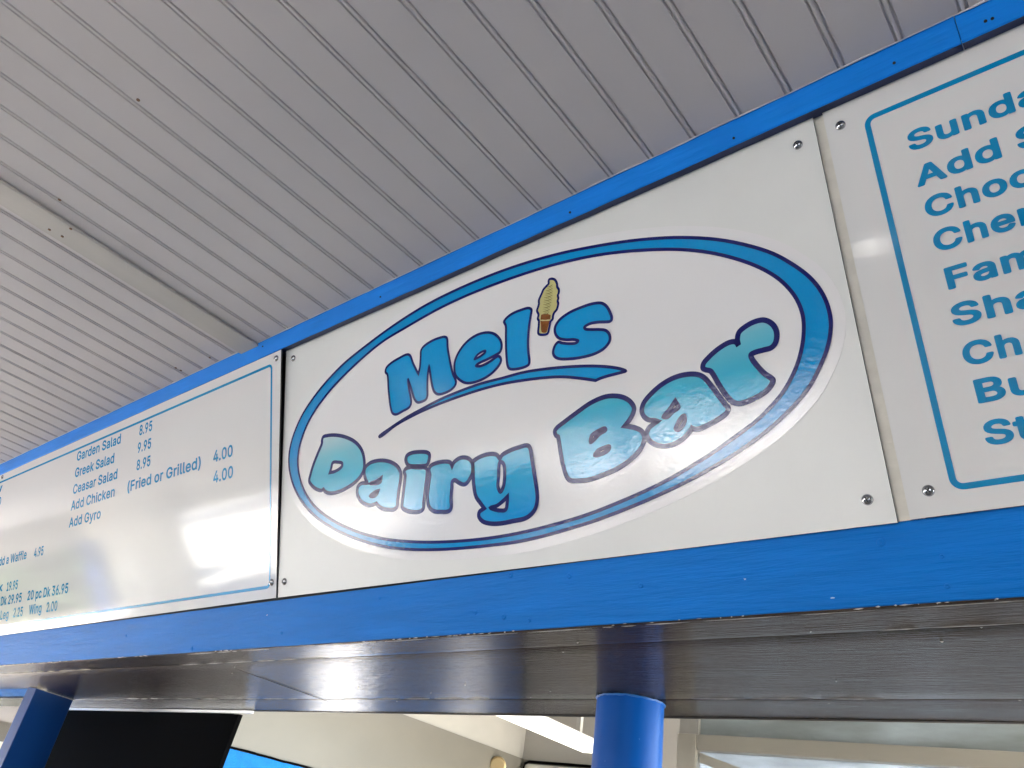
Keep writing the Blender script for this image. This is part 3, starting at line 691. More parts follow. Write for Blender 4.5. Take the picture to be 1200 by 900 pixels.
GLYPH_BOLD = {" ":[188,[]],"A":[509,[[16,-29,6,-27,-5,-20,-12,-6,-12,8,173,518,180,529,192,536,202,538,272,538,286,536,297,528,304,518,379,312,491,8,491,-6,487,-16,483,-20,472,-27,462,-29,398,-29,386,-27,374,-20,367,-8,324,113,158,113,156,112,154,110,113,-8,106,-20,94,-27,84,-29],[197,228,282,228,281,234,250,322,240,352,238,354,238,353,197,232]]],"B":[485,[[60,-29,50,-27,40,-20,33,-10,31,2,31,506,32,516,36,524,40,530,46,534,54,537,62,538,244,538,296,532,346,515,376,492,396,470,405,458,408,452,422,418,427,372,423,338,413,308,396,284,381,268,407,246,427,218,442,180,447,138,441,92,424,50,402,24,390,13,356,-8,308,-24,252,-29],[155,86,248,86,288,91,310,102,322,116,326,138,324,154,319,164,316,170,306,182,292,193,272,200,250,202,155,202,154,198,154,90],[155,314,238,314,250,315,258,316,274,321,286,329,298,342,302,348,305,356,307,370,303,392,292,408,272,419,242,423,155,422,154,420,154,318]]],"C":[539,[[260,-36,234,-34,200,-28,168,-17,134,1,104,22,81,46,62,72,47,96,31,132,21,166,14,206,12,228,11,262,13,294,20,336,31,376,43,404,59,432,81,462,104,486,134,508,168,526,200,537,226,542,270,545,312,541,354,530,382,517,424,491,450,464,472,434,490,396,500,360,502,350,500,338,492,327,482,321,470,319,410,319,402,320,396,323,388,328,384,332,380,340,375,360,369,372,360,385,351,396,340,405,322,415,306,422,284,426,266,427,236,423,226,420,200,408,171,382,151,350,137,308,132,258,137,200,151,158,156,150,172,125,202,100,230,87,266,82,290,84,306,87,321,94,340,104,356,118,366,132,374,146,380,168,384,176,392,184,402,188,412,189,470,189,478,188,487,184,493,180,497,176,501,166,501,152,493,122,473,76,450,44,424,18,388,-5,346,-24,306,-33,270,-36]]],"F":[439,[[60,-29,50,-27,40,-20,33,-10,31,2,31,506,32,516,36,524,40,530,46,534,54,537,62,538,366,538,378,536,390,529,394,523,397,514,398,506,398,454,397,446,394,438,390,432,385,428,374,424,366,423,322,423,155,422,154,420,154,308,158,307,344,307,358,304,366,298,370,294,374,284,375,276,375,224,374,214,370,206,366,200,360,196,352,193,344,192,155,192,154,188,154,2,152,-10,145,-20,139,-24,130,-28,122,-29]]],"S":[475,[[220,-38,164,-32,130,-22,110,-14,72,10,40,44,20,84,17,94,9,136,11,146,17,156,22,161,32,165,42,166,102,166,110,165,120,160,128,152,133,142,138,120,145,108,158,95,176,86,200,80,222,78,250,80,274,87,292,96,306,110,310,116,314,124,316,136,315,150,309,160,299,170,284,179,268,185,180,210,112,236,64,270,36,310,31,324,23,372,29,416,31,424,40,442,55,470,84,498,126,524,172,539,214,544,230,545,284,539,328,524,370,498,400,466,420,426,429,386,430,380,428,368,421,358,415,354,406,350,398,349,340,349,330,350,322,354,314,362,309,370,301,396,284,414,260,425,222,430,200,428,182,423,164,412,152,401,145,386,144,376,147,362,152,354,164,343,180,334,218,321,272,307,322,291,352,276,380,258,402,238,422,208,433,178,437,140,432,98,429,88,410,48,378,12,334,-15,286,-32,272,-34]]],"a":[418,[[156,-38,118,-33,82,-21,50,0,28,24,19,40,8,62,6,70,1,108,6,146,16,170,23,182,40,201,62,217,90,230,118,239,162,247,244,258,246,260,246,266,242,282,238,288,230,294,214,301,198,302,178,301,158,294,144,285,130,271,121,254,116,250,106,246,92,246,34,263,20,271,13,284,13,298,26,323,34,339,49,356,62,369,90,389,128,404,156,410,202,413,224,411,254,405,274,398,302,384,322,368,334,353,347,334,357,310,362,290,366,252,366,2,365,-6,361,-16,352,-24,342,-28,334,-29,280,-29,270,-28,262,-24,250,-13,226,-26,198,-34],[165,74,172,74,194,77,214,84,226,94,238,108,245,126,247,138,246,149,210,143,180,140,144,132,125,120,122,114,121,104,122,96,125,90,131,84,140,79,156,75]]],"c":[425,[[204,-37,152,-30,100,-8,60,28,31,70,12,126,5,188,12,250,28,300,32,306,60,349,96,380,108,388,146,404,158,407,206,413,242,411,264,406,292,396,322,380,342,363,366,336,381,310,390,284,390,272,386,262,378,253,366,248,352,245,310,234,304,233,294,235,282,243,277,250,268,270,262,278,252,288,236,297,214,301,184,298,164,288,148,270,139,254,133,242,127,216,125,190,127,158,135,128,145,110,158,94,170,85,184,78,206,75,220,76,242,83,254,89,268,104,277,128,283,136,294,144,304,146,312,145,371,130,384,122,388,116,391,108,391,94,382,70,377,60,365,40,356,28,341,12,327,0,302,-15,268,-29,236,-35]]],"d":[453,[[192,-37,144,-30,102,-12,90,-4,68,16,53,32,29,72,11,126,5,186,11,252,28,302,53,346,65,358,98,386,144,406,194,413,236,409,264,400,280,390,282,390,282,466,282,506,283,516,290,529,302,536,314,538,370,538,378,537,386,534,392,530,396,524,400,516,401,506,401,4,400,-6,396,-14,392,-20,386,-24,378,-28,368,-29,316,-29,308,-28,299,-24,293,-20,287,-10,284,-10,262,-23,234,-33,220,-35],[201,76,216,77,230,80,244,88,262,105,272,124,279,148,281,158,283,186,280,228,273,252,263,270,242,290,226,298,208,301,196,300,178,296,162,288,148,273,138,256,133,244,127,220,125,192,127,158,129,150,136,126,147,106,164,88,176,82,186,78]]],"e":[433,[[208,-37,154,-30,100,-8,60,28,31,70,12,126,5,190,11,250,27,298,31,306,59,348,100,383,150,406,204,413,226,412,244,410,276,401,310,385,336,365,365,332,383,294,387,282,397,242,400,200,400,172,397,158,392,149,386,145,378,141,368,140,131,140,131,134,136,118,149,100,168,85,186,78,192,77,210,75,226,76,244,80,254,84,260,90,271,102,285,124,292,129,300,133,314,133,372,119,385,112,392,101,393,96,393,84,377,46,358,21,332,-2,296,-22,280,-27,250,-34],[134,250,272,250,273,252,271,258,262,274,254,282,244,291,228,298,204,301,180,298,164,290,147,274,135,258,133,252]]],"h":[439,[[54,-29,44,-27,32,-20,26,-10,24,2,24,506,26,518,33,530,44,536,54,538,110,538,124,536,134,529,141,518,143,506,143,394,144,391,180,407,230,413,270,408,304,397,312,393,334,376,344,367,365,338,368,332,381,292,384,258,386,242,386,2,384,-10,377,-20,366,-27,356,-29,298,-29,290,-28,282,-24,276,-20,272,-14,268,-6,267,2,267,236,263,264,252,284,240,292,234,296,208,300,190,298,174,291,162,283,151,268,145,250,143,228,143,2,140,-10,134,-20,128,-24,120,-28,110,-29]]],"m":[639,[[54,-29,44,-27,32,-20,26,-10,24,2,24,376,26,388,32,398,38,403,46,407,54,408,110,408,118,407,132,400,140,390,162,403,188,412,216,415,260,409,268,406,305,384,320,367,340,384,362,398,370,402,398,411,436,415,474,411,512,397,535,380,545,372,565,344,581,304,586,258,586,4,585,-6,581,-16,576,-21,566,-27,556,-29,498,-29,486,-27,475,-20,469,-10,467,2,467,254,463,278,454,290,440,297,434,299,420,301,402,300,388,294,378,285,370,276,366,264,364,248,364,4,363,-6,356,-20,350,-24,342,-28,332,-29,276,-29,264,-27,254,-20,247,-10,245,2,245,258,243,272,242,276,234,288,226,294,218,299,196,301,186,300,174,296,162,287,151,274,145,258,143,240,143,2,141,-10,134,-20,128,-24,120,-28,110,-29]]],"n":[439,[[54,-29,44,-27,32,-20,26,-10,24,2,24,376,25,386,29,394,33,400,42,405,56,408,110,408,118,407,126,404,132,400,138,390,140,388,180,407,230,413,270,408,304,397,312,393,334,376,343,368,365,338,381,292,386,244,386,134,386,2,385,-6,381,-16,377,-20,370,-25,364,-28,354,-29,298,-29,290,-28,280,-24,276,-20,271,-14,268,-6,267,2,267,236,263,264,252,284,234,296,208,300,190,298,176,292,162,282,154,272,145,250,143,228,143,2,141,-10,134,-20,128,-24,120,-28,110,-29]]],"o":[444,[[204,-37,152,-30,110,-12,96,-4,60,28,32,68,28,76,12,126,5,190,12,250,28,300,32,308,60,349,100,384,146,404,164,408,204,413,211,412,264,406,308,388,320,380,355,348,383,306,399,266,404,250,406,236,410,184,405,132,398,108,383,70,354,27,320,-4,314,-8,300,-15,262,-30,210,-37],[204,76,208,75,234,80,252,89,268,106,280,126,282,134,288,158,290,184,287,222,280,248,269,270,252,287,244,291,230,298,210,300,206,301,182,297,164,287,148,270,138,254,133,242,127,216,125,190,127,158,133,134,136,126,147,106,163,90,170,85,184,78]]],"r":[288,[[54,-29,44,-27,32,-20,26,-10,24,2,24,376,26,388,32,398,38,403,46,407,54,408,110,408,118,407,128,403,138,392,166,405,178,409,212,414,230,413,242,413,254,410,264,404,270,394,272,380,272,324,270,312,263,302,250,294,242,293,206,297,190,295,174,290,162,282,151,268,145,256,143,238,143,4,142,-6,138,-16,134,-20,120,-28,112,-29]]],"t":[256,[[164,-33,118,-26,80,-6,70,3,47,38,43,50,36,92,36,296,34,298,0,299,-10,303,-14,307,-19,314,-22,320,-23,330,-23,376,-22,386,-18,395,-10,403,0,407,8,408,34,408,36,410,36,470,38,480,44,491,56,498,68,500,124,500,134,498,146,491,154,478,155,468,156,409,202,408,214,406,224,400,228,394,232,386,233,376,233,328,231,318,224,307,218,303,210,299,202,298,158,298,155,296,155,94,156,84,160,80,174,79,200,83,212,81,222,74,231,58,241,10,241,-4,238,-12,234,-18,220,-26,194,-32]]],"u":[439,[[178,-34,138,-29,98,-13,66,14,47,40,41,50,29,88,24,136,24,376,27,390,32,399,38,403,46,407,56,408,112,408,120,407,130,403,138,395,142,386,143,376,143,142,147,114,158,95,176,83,200,79,212,80,220,81,232,86,240,92,249,100,258,112,265,130,267,150,267,376,269,388,275,398,280,403,290,407,298,408,354,408,364,407,373,402,378,399,382,392,385,386,386,376,386,4,383,-12,377,-20,371,-24,362,-28,354,-29,300,-29,292,-28,282,-24,278,-20,272,-10,270,-9,230,-28,184,-34]]]}
GLYPH, FAT = GLYPH_MENU, 22


def text_loops(s, x, v, cap, sx, bold=0.0, slant=0.0):
    """glyph loops; cap = capital height in metres, sx = horizontal stretch"""
    k = cap / (509.0 + 2 * FAT)
    loops, pen = [], 0
    for ch in s:
        adv, gl = GLYPH[ch]
        for p in gl:
            lp = [Vector((x + (pen + p[i]) * k * sx, v + (p[i + 1] + FAT) * k)) for i in range(0, len(p), 2)]
            q = [lp[0]]
            for a in lp[1:]:
                if (a - q[-1]).length > 1e-5:
                    q.append(a)
            if (q[0] - q[-1]).length < 1e-5:
                q.pop()
            loops.append(q)
        pen += adv
    if bold:
        # true-type outers and holes wind opposite ways, so one signed offset fattens both
        big = max(loops, key=lambda l: abs(signed(l)))
        sgn = 1 if signed(big) > 0 else -1
        loops = [offset_loop(l, bold * sgn) for l in loops]
    return loops


def inside(p, loop):
    c = False
    for i in range(len(loop)):
        a, b = loop[i], loop[i - 1]
        if (a.y > p.y) != (b.y > p.y) and p.x < (b.x - a.x) * (p.y - a.y) / (b.y - a.y) + a.x:
            c = not c
    return c


def width(s):
    return sum(GLYPH[c][0] for c in s)


def extent(s):
    gl = GLYPH[s[-1]][1]
    rb = GLYPH[s[-1]][0] - max(max(p[0::2]) for p in gl)
    lb = min(min(p[0::2]) for p in GLYPH[s[0]][1])
    return width(s) - rb - lb, lb


def write(parent, s, start, end_u, cap, h, bold=0.0, fit=None, k=0, sx=None, tilt=False):
    a = sg(*start, h)
    # follow the baseline (constant v) to the picture column end_u
    lo, hi = a.x, a.x + 1.5
    for _ in range(50):
        md = (lo + hi) / 2
        X = on(md, a.y, h) - EYE
        u = CX + FOC * X.dot(CAM_RIGHT) / X.dot(CAM_FWD)
        lo, hi = (md, hi) if u < end_u else (lo, md)
    wd, lb = extent(fit or s)
    kk = cap / (509.0 + 2 * FAT)
    st = sx or (lo - a.x) / (wd * kk)
    x_, n_w = a.x - lb * kk * st, 0
    for wd_ in s.split(' '):
        mb = MB()
        fill_word(mb, text_loops(wd_, x_, a.y, cap, st, bold), h, k)
        if tilt:
            lean(mb)
        mb.build('menu_word', M_menublue, parent)
        x_ += (width(wd_) + GLYPH[' '][0]) * kk * st


def fill_word(mb, loops, h, k):
    big = max(loops, key=lambda l: abs(signed(l)))
    sgn = 1 if signed(big) > 0 else -1
    outers = [l for l in loops if signed(l) * sgn > 0]
    holes = [l for l in loops if signed(l) * sgn <= 0]
    for n_, l in enumerate(outers):
        inn = [q for q in holes if inside(q[0], l)]
        put(mb, fill2d([l] + inn), h + .00005 * (n_ % 3), k)


def round_rect(x0, v0, x1, v1, r):
    out = []
    for cx_, cy_, a0 in ((x1 - r, v1 - r, 0), (x0 + r, v1 - r, 90), (x0 + r, v0 + r, 180), (x1 - r, v0 + r, 270)):
        for i in range(7):
            a = rad(a0 + 15 * i)
            out.append(Vector((cx_ + r * math.cos(a), cy_ + r * math.sin(a))))
    return out


VT = -0.028
H1, H2, H3 = 0.0005, 0.0009, 0.0013

# --- left menu panel, its top a little proud
HT, HB = 0.0165, 0.003
def hL(v):
    return HB + (HT - HB) * (v + 0.68) / 0.64


left = empty('menu_sign', on(-2.9, -0.35, 0.0), 'white glossy menu panel of salads and prices, left of the oval sign', 'menu sign', 'menu panels on the fascia')
mb = MB()
a, b = sg(329.5, 411.5, HT), sg(323.6, 700.5, HB)
c, d0 = sg(0, 745.3, HB), None
xl0 = -4.06
slab(mb, [(xl0, c.y, hL(c.y)), (b.x, b.y, hL(b.y)), (a.x, -0.046, hL(-0.046)), (xl0, -0.046, hL(-0.046))])
mb.build('panel', [M_menu, M_core_shade], left)
# everything on this panel is first laid on the plain plane, then leaned with the panel
def lean(mb):
    for i, p in enumerate(mb.v):
        v = (p - TOP).dot(UP)
        mb.v[i] = p + OUT * hL(v)


sg_flat = sg


def lsg(u, v):
    """pixel -> panel coordinates, taking the panel's lean into account"""
    h = .01
    for _ in range(4):
        q = sg_flat(u, v, h)
        h = hL(q.y)
    return q


mb = MB()
p1, p2 = lsg(320, 427), lsg(314.5, 686)
q1, q2 = lsg(0, 565.5), lsg(0, 735)
ribbon(mb, round_rect(xl0 + .05, (p2.y + q2.y) / 2, (p1.x + p2.x) / 2, (p1.y + q1.y) / 2, .012), .0075, .0005)
lean(mb)
mb.build('border', M_menublue, left)
CAPL = 0.0335
def sg_lean(u, v, h=0.0):
    return lsg(u, v)


lines = [
    ('Garden Salad', (90, 540.8), 146.7), ('8.95', (163.3, 510.8), 183.6), ('Greek Salad', (87.8, 560), 138.5), ('9.95', (161.3, 531.3), 181.9),
    ('Ceasar Salad', (85.5, 579.5), 141.8), ('8.95', (160, 551.7), 180.7), ('Add Chicken', (83, 598.7), 138.2), ('(Fried or Grilled)', (149.3, 576.8), 239.5),
    ('4.00', (250, 542.3), 276.9), ('4.00', (250, 566.7), 276.9), ('Add Gyro', (80.8, 618.6), 121.4),
    ('add a Waffle', (-4.5, 664.4), 33.8), ('4.95', (39.7, 653.5), 53.5), ('Mix', (-14, 696.4), 5.0), ('19.95', (7.6, 693), 22.6),
    ('Dk 29.95', (0.8, 710), 26.8), ('20 pc Dk 36.95', (32, 703.8), 81.5), ('Leg', (0.3, 726.5), 11), ('2.25', (15.3, 723.8), 27.7),
    ('Wing', (33.8, 720.4), 49.8), ('2.00', (54.2, 717.6), 68.2)]
sg = sg_lean
for s, st, eu in lines + [('Slaw', (-22, 586), 7.2), ('50', (-6.5, 594.5), 5.4), ('50', (-9, 609), 2.9), (')', (-3, 619.5), .8)]:
    write(left, s, st, eu, CAPL, .0007, tilt=True)
sg = sg_flat
for u, v in ((324, 420), (318.5, 682.5), (3, 559)):
    q = lsg(u, v)
    screw(left, u, v, hL(q.y), .0085)

# --- oval sign panel
mid = empty('shop_sign', on(-0.95, -0.35, 0.0), 'white sign panel with the blue oval, big teal lettering and ice cream cone', 'shop sign')
TL, TR, BR, BL = sg(335.6, 409), sg(953.5, 143), sg(1052, 612.3), sg(325.6, 700.3)
mb = MB()
slab(mb, [(BL.x, BL.y, 0), (BR.x, BR.y, 0), (TR.x, VT, 0), (TL.x, VT, 0)])
mb.build('panel', [M_board, M_core_shade], mid)
for u, v in ((344, 420), (333.5, 681.5), (935, 170), (1016.5, 585.5)):
    screw(mid, u, v, 0, .0085 if u < 500 else .0078)

OUTER = [(400, 429.5), (425, 408.7), (462.5, 381), (500, 357.5), (550, 333.2), (600, 313.7), (650, 298.9), (700, 288.5), (750, 281.3), (800, 278.6), (850, 282.3), (900, 295),
         (925, 307.5), (950, 326), (965, 346), (972.3, 366), (974, 383), (970, 407.5), (960, 432.5), (946, 457.5), (912.5, 493.5), (875, 523), (825, 553.9), (775, 579),
         (725, 600), (683, 615), (617, 633), (566.7, 640), (513, 644), (468.7, 643), (440, 638), (402, 625), (373, 607.5), (354.5, 588), (343, 564.7), (339, 541.6), (341.5, 520),
         (353, 489.6), (373, 459.3)]
INNER = [(416.7, 427.5), (448, 401), (475, 384.5), (512.5, 363), (550, 345.3), (600, 326), (650, 310.3), (700, 299.3), (750, 293.6), (800, 292.8), (837.5, 297.3), (875, 307.5),
         (900, 318.7), (917.5, 331), (932.5, 348.5), (940.5, 367.5), (942.3, 385), (940, 407.5), (932.5, 432.5), (919, 458), (907, 473), (887.5, 492.5), (862.5, 511.5), (825, 537.5),
         (775, 566.5), (725, 589), (683, 605), (616.7, 623), (566.7, 631.5), (513, 635.3), (474.5, 634.3), (445.6, 630.5), (413.8, 621), (385, 606.4), (364.7, 588), (353, 564.7),
         (349.4, 541.6), (352, 521), (363, 492.5), (385, 460.3)]


def loopsg(pts, n=5):
    L_ = [tuple(sg(p[0], p[1])) + tuple(p[2:]) for p in pts]
    lp = smooth_loop(L_, n)
    if signed(lp) < 0:
        lp.reverse()
    return lp


lo_, li_ = loopsg(OUTER), loopsg(INNER)
decal_loop = offset_loop(lo_, .021)
mb = MB()
put(mb, fill2d([decal_loop]), H1)
for i in range(len(decal_loop)):                                    # cut edge of the vinyl
    j = (i + 1) % len(decal_loop)
    mb.quad([on(*decal_loop[i], 0), on(*decal_loop[j], 0), on(*decal_loop[j], H1), on(*decal_loop[i], H1)])
decal = mb.build('oval_decal', M_vinyl, mid)
mb = MB()
put(mb, fill2d([lo_, li_]), H2, 0)
ribbon(mb, lo_, .0062, H3, 1)
ribbon(mb, li_, .0062, H3, 1)
mb.build('oval_ring', [M_ring, M_navy], decal)

K = 982 / 120.0


def crop(ox, oy, pts, k=K):
    return [(ox + p[0] / k, oy + p[1] / k) + tuple(p[2:]) for p in pts]


def letters(name, shapes, mfill, wline):
    mb = MB()
    for outer, holes in shapes:
        lo = loopsg(outer)
        lh = [loopsg(h_) for h_ in holes]
        put(mb, fill2d([lo] + lh), H2, 0)
        ribbon(mb, lo, wline, H3, 1)
        for h_ in lh:
            ribbon(mb, h_, wline * .9, H3 + .0001, 1)
    return mb.build(name, [mfill, M_navy], decal)


MEL = []
MEL.append((crop(440, 385, [(100, 418), (108, 378), (150, 335), (230, 285), (312, 249), (337, 262), (365, 335), (415, 437, 1), (430, 370), (437, 270), (441, 212), (468, 172), (540, 122),
    (620, 90), (670, 81), (690, 97), (695, 180), (715, 300), (745, 430), (776, 510), (768, 545), (735, 583), (670, 618), (603, 631), (570, 610), (550, 560), (530, 440), (518, 360, 1),
    (506, 440), (501, 560), (500, 650), (488, 680), (440, 705), (408, 709), (380, 680), (350, 590), (313, 480, 1), (322, 560), (345, 690), (344, 722), (328, 755), (270, 790), (200, 825),
    (167, 811), (150, 760), (130, 600), (118, 440), (108, 430)]), []))
MEL.append((crop(520, 355, [(106, 630), (112, 560), (150, 470), (230, 370), (330, 305), (430, 285), (500, 305), (550, 365), (559, 420), (543, 472), (498, 502), (430, 538), (335, 583),
    (314, 603), (350, 608), (440, 568), (524, 512), (545, 522), (553, 555), (530, 605), (470, 670), (380, 730), (280, 765), (210, 767), (150, 733), (116, 690)]),
    [crop(520, 355, [(300, 540), (325, 502), (365, 472), (403, 461), (401, 474), (362, 508), (325, 530)])]))
MEL.append((crop(520, 355, [(582, 183), (600, 152), (660, 105), (740, 71), (820, 51), (845, 68), (840, 110), (825, 200), (813, 330), (813, 460), (825, 560), (818, 592), (790, 611),
    (720, 632), (640, 634), (619, 610), (605, 500), (600, 330), (599, 222), (590, 200)]), []))
MEL.append((crop(620, 330, [(792, 372), (795, 345), (783, 305), (750, 243), (702, 209), (620, 212), (500, 250), (380, 305), (290, 375), (253, 440), (256, 500), (292, 545), (360, 559),
    (440, 558), (474, 571), (455, 590), (390, 597), (320, 590), (285, 581), (255, 610), (234, 680), (250, 720), (292, 741), (400, 742), (520, 725), (640, 690), (730, 635), (776, 570),
    (775, 512), (742, 472), (680, 461), (600, 461), (545, 456), (535, 440), (580, 408), (660, 391), (740, 388), (778, 384)]), []))
letters('upper_lettering', MEL, M_print, .0058)

SW = crop(440, 415, [(38, 772), (150, 688), (300, 590), (450, 508), (600, 430), (800, 345), (1000, 275), (1195, 225)], 8) + \
    crop(590, 415, [(200, 170), (400, 140), (600, 121), (800, 113), (1000, 122), (1120, 145), (1149, 160), (1120, 170), (1000, 200), (920, 225), (868, 248, 1), (740, 230), (560, 214),
                    (400, 221), (200, 245)], 8) + crop(440, 415, [(1195, 280), (1000, 330), (800, 395), (600, 468), (400, 556), (200, 665), (46, 778)], 8)
letters('underline_swoosh', [(SW, [])], M_print, .0058)

DAI = []
DAI.append((crop(355, 500, [(187, 132), (198, 100), (240, 86), (320, 82), (420, 103), (510, 152), (570, 230), (592, 320), (590, 400), (570, 455), (520, 520), (430, 585), (330, 630),
    (250, 637), (216, 622), (200, 600, 1), (185, 612), (130, 598), (82, 555), (64, 520), (76, 460), (110, 350), (150, 250), (186, 160)]),
    [crop(355, 500, [(290, 347), (340, 341), (380, 352), (379, 378), (350, 408), (305, 432), (262, 441, 1), (275, 400)])]))
DAI.append((crop(355, 500, [(592, 440), (602, 393), (645, 350), (720, 327), (790, 326), (860, 346), (915, 387), (940, 440), (940, 500), (925, 600), (912, 700), (905, 770), (880, 793),
    (830, 796), (765, 785), (722, 755), (706, 737, 1), (690, 745), (640, 754), (582, 733), (542, 690), (526, 640), (530, 580), (560, 547), (622, 541, 1), (602, 495)]),
    [crop(355, 500, [(650, 545), (700, 528), (756, 489, 1), (746, 530), (705, 546)]), crop(355, 500, [(650, 664), (690, 630), (727, 615, 1), (714, 645), (682, 669)])]))
DAI.append((crop(460, 520, [(131, 150), (142, 115), (180, 91), (260, 79), (340, 86), (358, 107), (352, 165), (335, 203), (300, 213), (200, 216), (157, 208), (141, 190)]), []))
DAI.append((crop(460, 520, [(116, 270), (132, 240), (180, 226), (260, 229), (318, 231), (335, 250), (335, 290), (319, 420), (303, 560), (298, 623), (268, 649), (200, 655), (132, 640),
    (97, 610), (97, 560), (111, 440), (123, 330), (125, 305)]), []))
DAI.append((crop(460, 520, [(351, 250), (367, 215), (420, 187), (500, 172), (558, 181), (575, 214, 1), (592, 180), (640, 142), (690, 132), (740, 147), (769, 187), (774, 240), (768, 290),
    (744, 340), (710, 383), (680, 391), (640, 375), (598, 350), (578, 365), (572, 430), (566, 520), (565, 620), (543, 647), (470, 654), (392, 644), (352, 600), (339, 520), (346, 420),
    (362, 300), (356, 275)]), []))
DAI.append((crop(540, 510, [(118, 252, 1), (170, 217), (240, 189), (310, 180), (352, 192), (378, 226, 1), (402, 190), (470, 150), (560, 117), (640, 99), (665, 117), (685, 220), (710, 380),
    (734, 540), (737, 620), (720, 700), (680, 758), (620, 798), (500, 825), (380, 847), (280, 847), (212, 825), (177, 780), (182, 737), (228, 702, 1), (198, 660), (150, 590), (128, 480),
    (121, 340)]),
    [crop(540, 510, [(378, 262), (366, 400), (362, 500), (385, 543), (410, 500), (424, 400), (419, 290), (402, 262)]),
     crop(540, 510, [(290, 697), (350, 677), (420, 622), (452, 587, 1), (449, 650), (434, 714), (380, 722), (320, 711)])]))
DAI.append((crop(640, 455, [(87, 415), (102, 385), (180, 322), (300, 232), (430, 142), (560, 85), (650, 74), (740, 87), (808, 127), (846, 185), (838, 240), (800, 310), (757, 362, 1), (795, 367),
    (860, 381), (918, 411), (945, 460), (938, 520), (900, 598), (820, 680), (700, 765), (560, 828), (420, 877), (300, 888), (232, 883), (202, 850), (166, 740), (140, 600), (125, 500),
    (118, 466, 1), (97, 450)]),
    [crop(640, 455, [(432, 515), (437, 465), (490, 420), (565, 388), (572, 400), (512, 440), (462, 492)]),
     crop(640, 455, [(472, 642), (500, 602), (560, 572), (608, 562), (600, 590), (540, 628)])]))
DAI.append((crop(730, 430, [(184, 420), (201, 350), (270, 262), (380, 167), (500, 102), (620, 72), (718, 74), (780, 102), (850, 182), (930, 288), (985, 360), (1013, 400), (1000, 440),
    (940, 490), (830, 552), (740, 594), (690, 598), (666, 588, 1), (650, 612), (590, 680), (500, 738), (400, 761), (312, 744), (252, 700), (230, 640), (250, 590), (300, 545), (335, 522, 1),
    (300, 514), (250, 508), (206, 478)]),
    [crop(730, 430, [(395, 480), (450, 412), (505, 330, 1), (533, 388), (478, 430), (430, 478)]), crop(730, 430, [(510, 592), (526, 550), (562, 490), (590, 472), (595, 512), (570, 570), (532, 604)])]))
DAI.append((crop(810, 365, [(116, 545), (122, 500), (172, 440), (260, 362), (360, 302), (414, 291), (440, 302), (459, 332, 1), (446, 272), (461, 202), (530, 142), (620, 97), (700, 84),
    (768, 112), (813, 170), (824, 240), (808, 308), (770, 349), (700, 370), (612, 395), (578, 415), (582, 447), (640, 528), (710, 600), (779, 650), (784, 680), (740, 748), (660, 808),
    (560, 858), (470, 884), (402, 869), (342, 810), (262, 690), (212, 602), (185, 571), (142, 561)]), []))
zl, zh = on(0, sg(590, 612).y, 0).z, on(0, sg(388, 508).y, 0).z
lz = abs_loc(decal).z
M_teal = grad('teal_print', [(0.0, (0.0, 0.29, 0.70)), (0.30, (0.001, 0.36, 0.64)), (0.60, (0.02, 0.42, 0.63)), (0.80, (0.14, 0.50, 0.64)), (1.0, (0.48, 0.64, 0.69))],
              zl - lz, zh - lz, .045, OP['bump'], OP['bscale'])
letters('lower_lettering', DAI, M_teal, .0088)

# soft serve cone standing for the apostrophe
CK = 635 / 60.0
CONE = crop(615, 315, [(300, 160), (307, 135), (345, 126), (380, 141), (404, 190), (406, 225), (427, 262), (424, 305), (414, 330), (420, 370), (412, 400), (419, 430), (413, 470), (398, 512),
    (370, 545), (355, 580), (349, 625), (325, 655), (310, 720), (290, 800), (262, 817), (190, 817), (172, 800), (178, 700), (179, 645), (166, 622), (175, 570), (156, 522), (165, 490),
    (179, 440), (180, 390), (196, 350), (214, 310), (236, 260), (275, 215), (301, 185)], CK)
M_swirl = mat('cone_swirl_print', (0.56, 0.52, 0.22), .09, **OP)
M_swirl2 = mat('cone_swirl_shade', (0.17, 0.14, 0.05), .09, **OP)
M_wafer = mat('cone_wafer_print', (0.30, 0.10, 0.02), .09, var=.5, vscale=(90, 90, 90), **OP)
mb = MB()
lo = loopsg(CONE, 4)
put(mb, fill2d([lo]), H2, 0)
waf = loopsg(crop(615, 315, [(207, 572, 1), (262, 556), (325, 575, 1), (320, 630), (300, 690), (278, 780), (262, 795), (212, 785), (203, 700), (198, 640)], CK), 3)
put(mb, fill2d([waf]), H2 + .0001, 1)
for i in range(17):                                                 # the turns of the swirl
    t = i / 16
    y = 215 + 345 * t
    wdt = 28 + 62 * math.sin(math.pi * min(1, .12 + .62 * t)) - 18 * t
    x = 318 - 48 * t
    st = loopsg(crop(615, 315, [(x - wdt * .8, y + 16), (x - wdt * .1, y + 2), (x + wdt * .7, y - 20), (x + wdt * .05, y + 9 - 5 * (i % 2))], CK), 3)
    put(mb, fill2d([st]), H2 + .0002, 2)
bar = loopsg(crop(615, 315, [(200, 634), (260, 636), (322, 630), (322, 642), (260, 648), (200, 646)], CK), 2)
put(mb, fill2d([bar]), H2 + .0003, 0)
ribbon(mb, lo, .0052, H3, 3)
mb.build('ice_cream_cone', [M_swirl, M_wafer, M_swirl2, M_navy], decal)

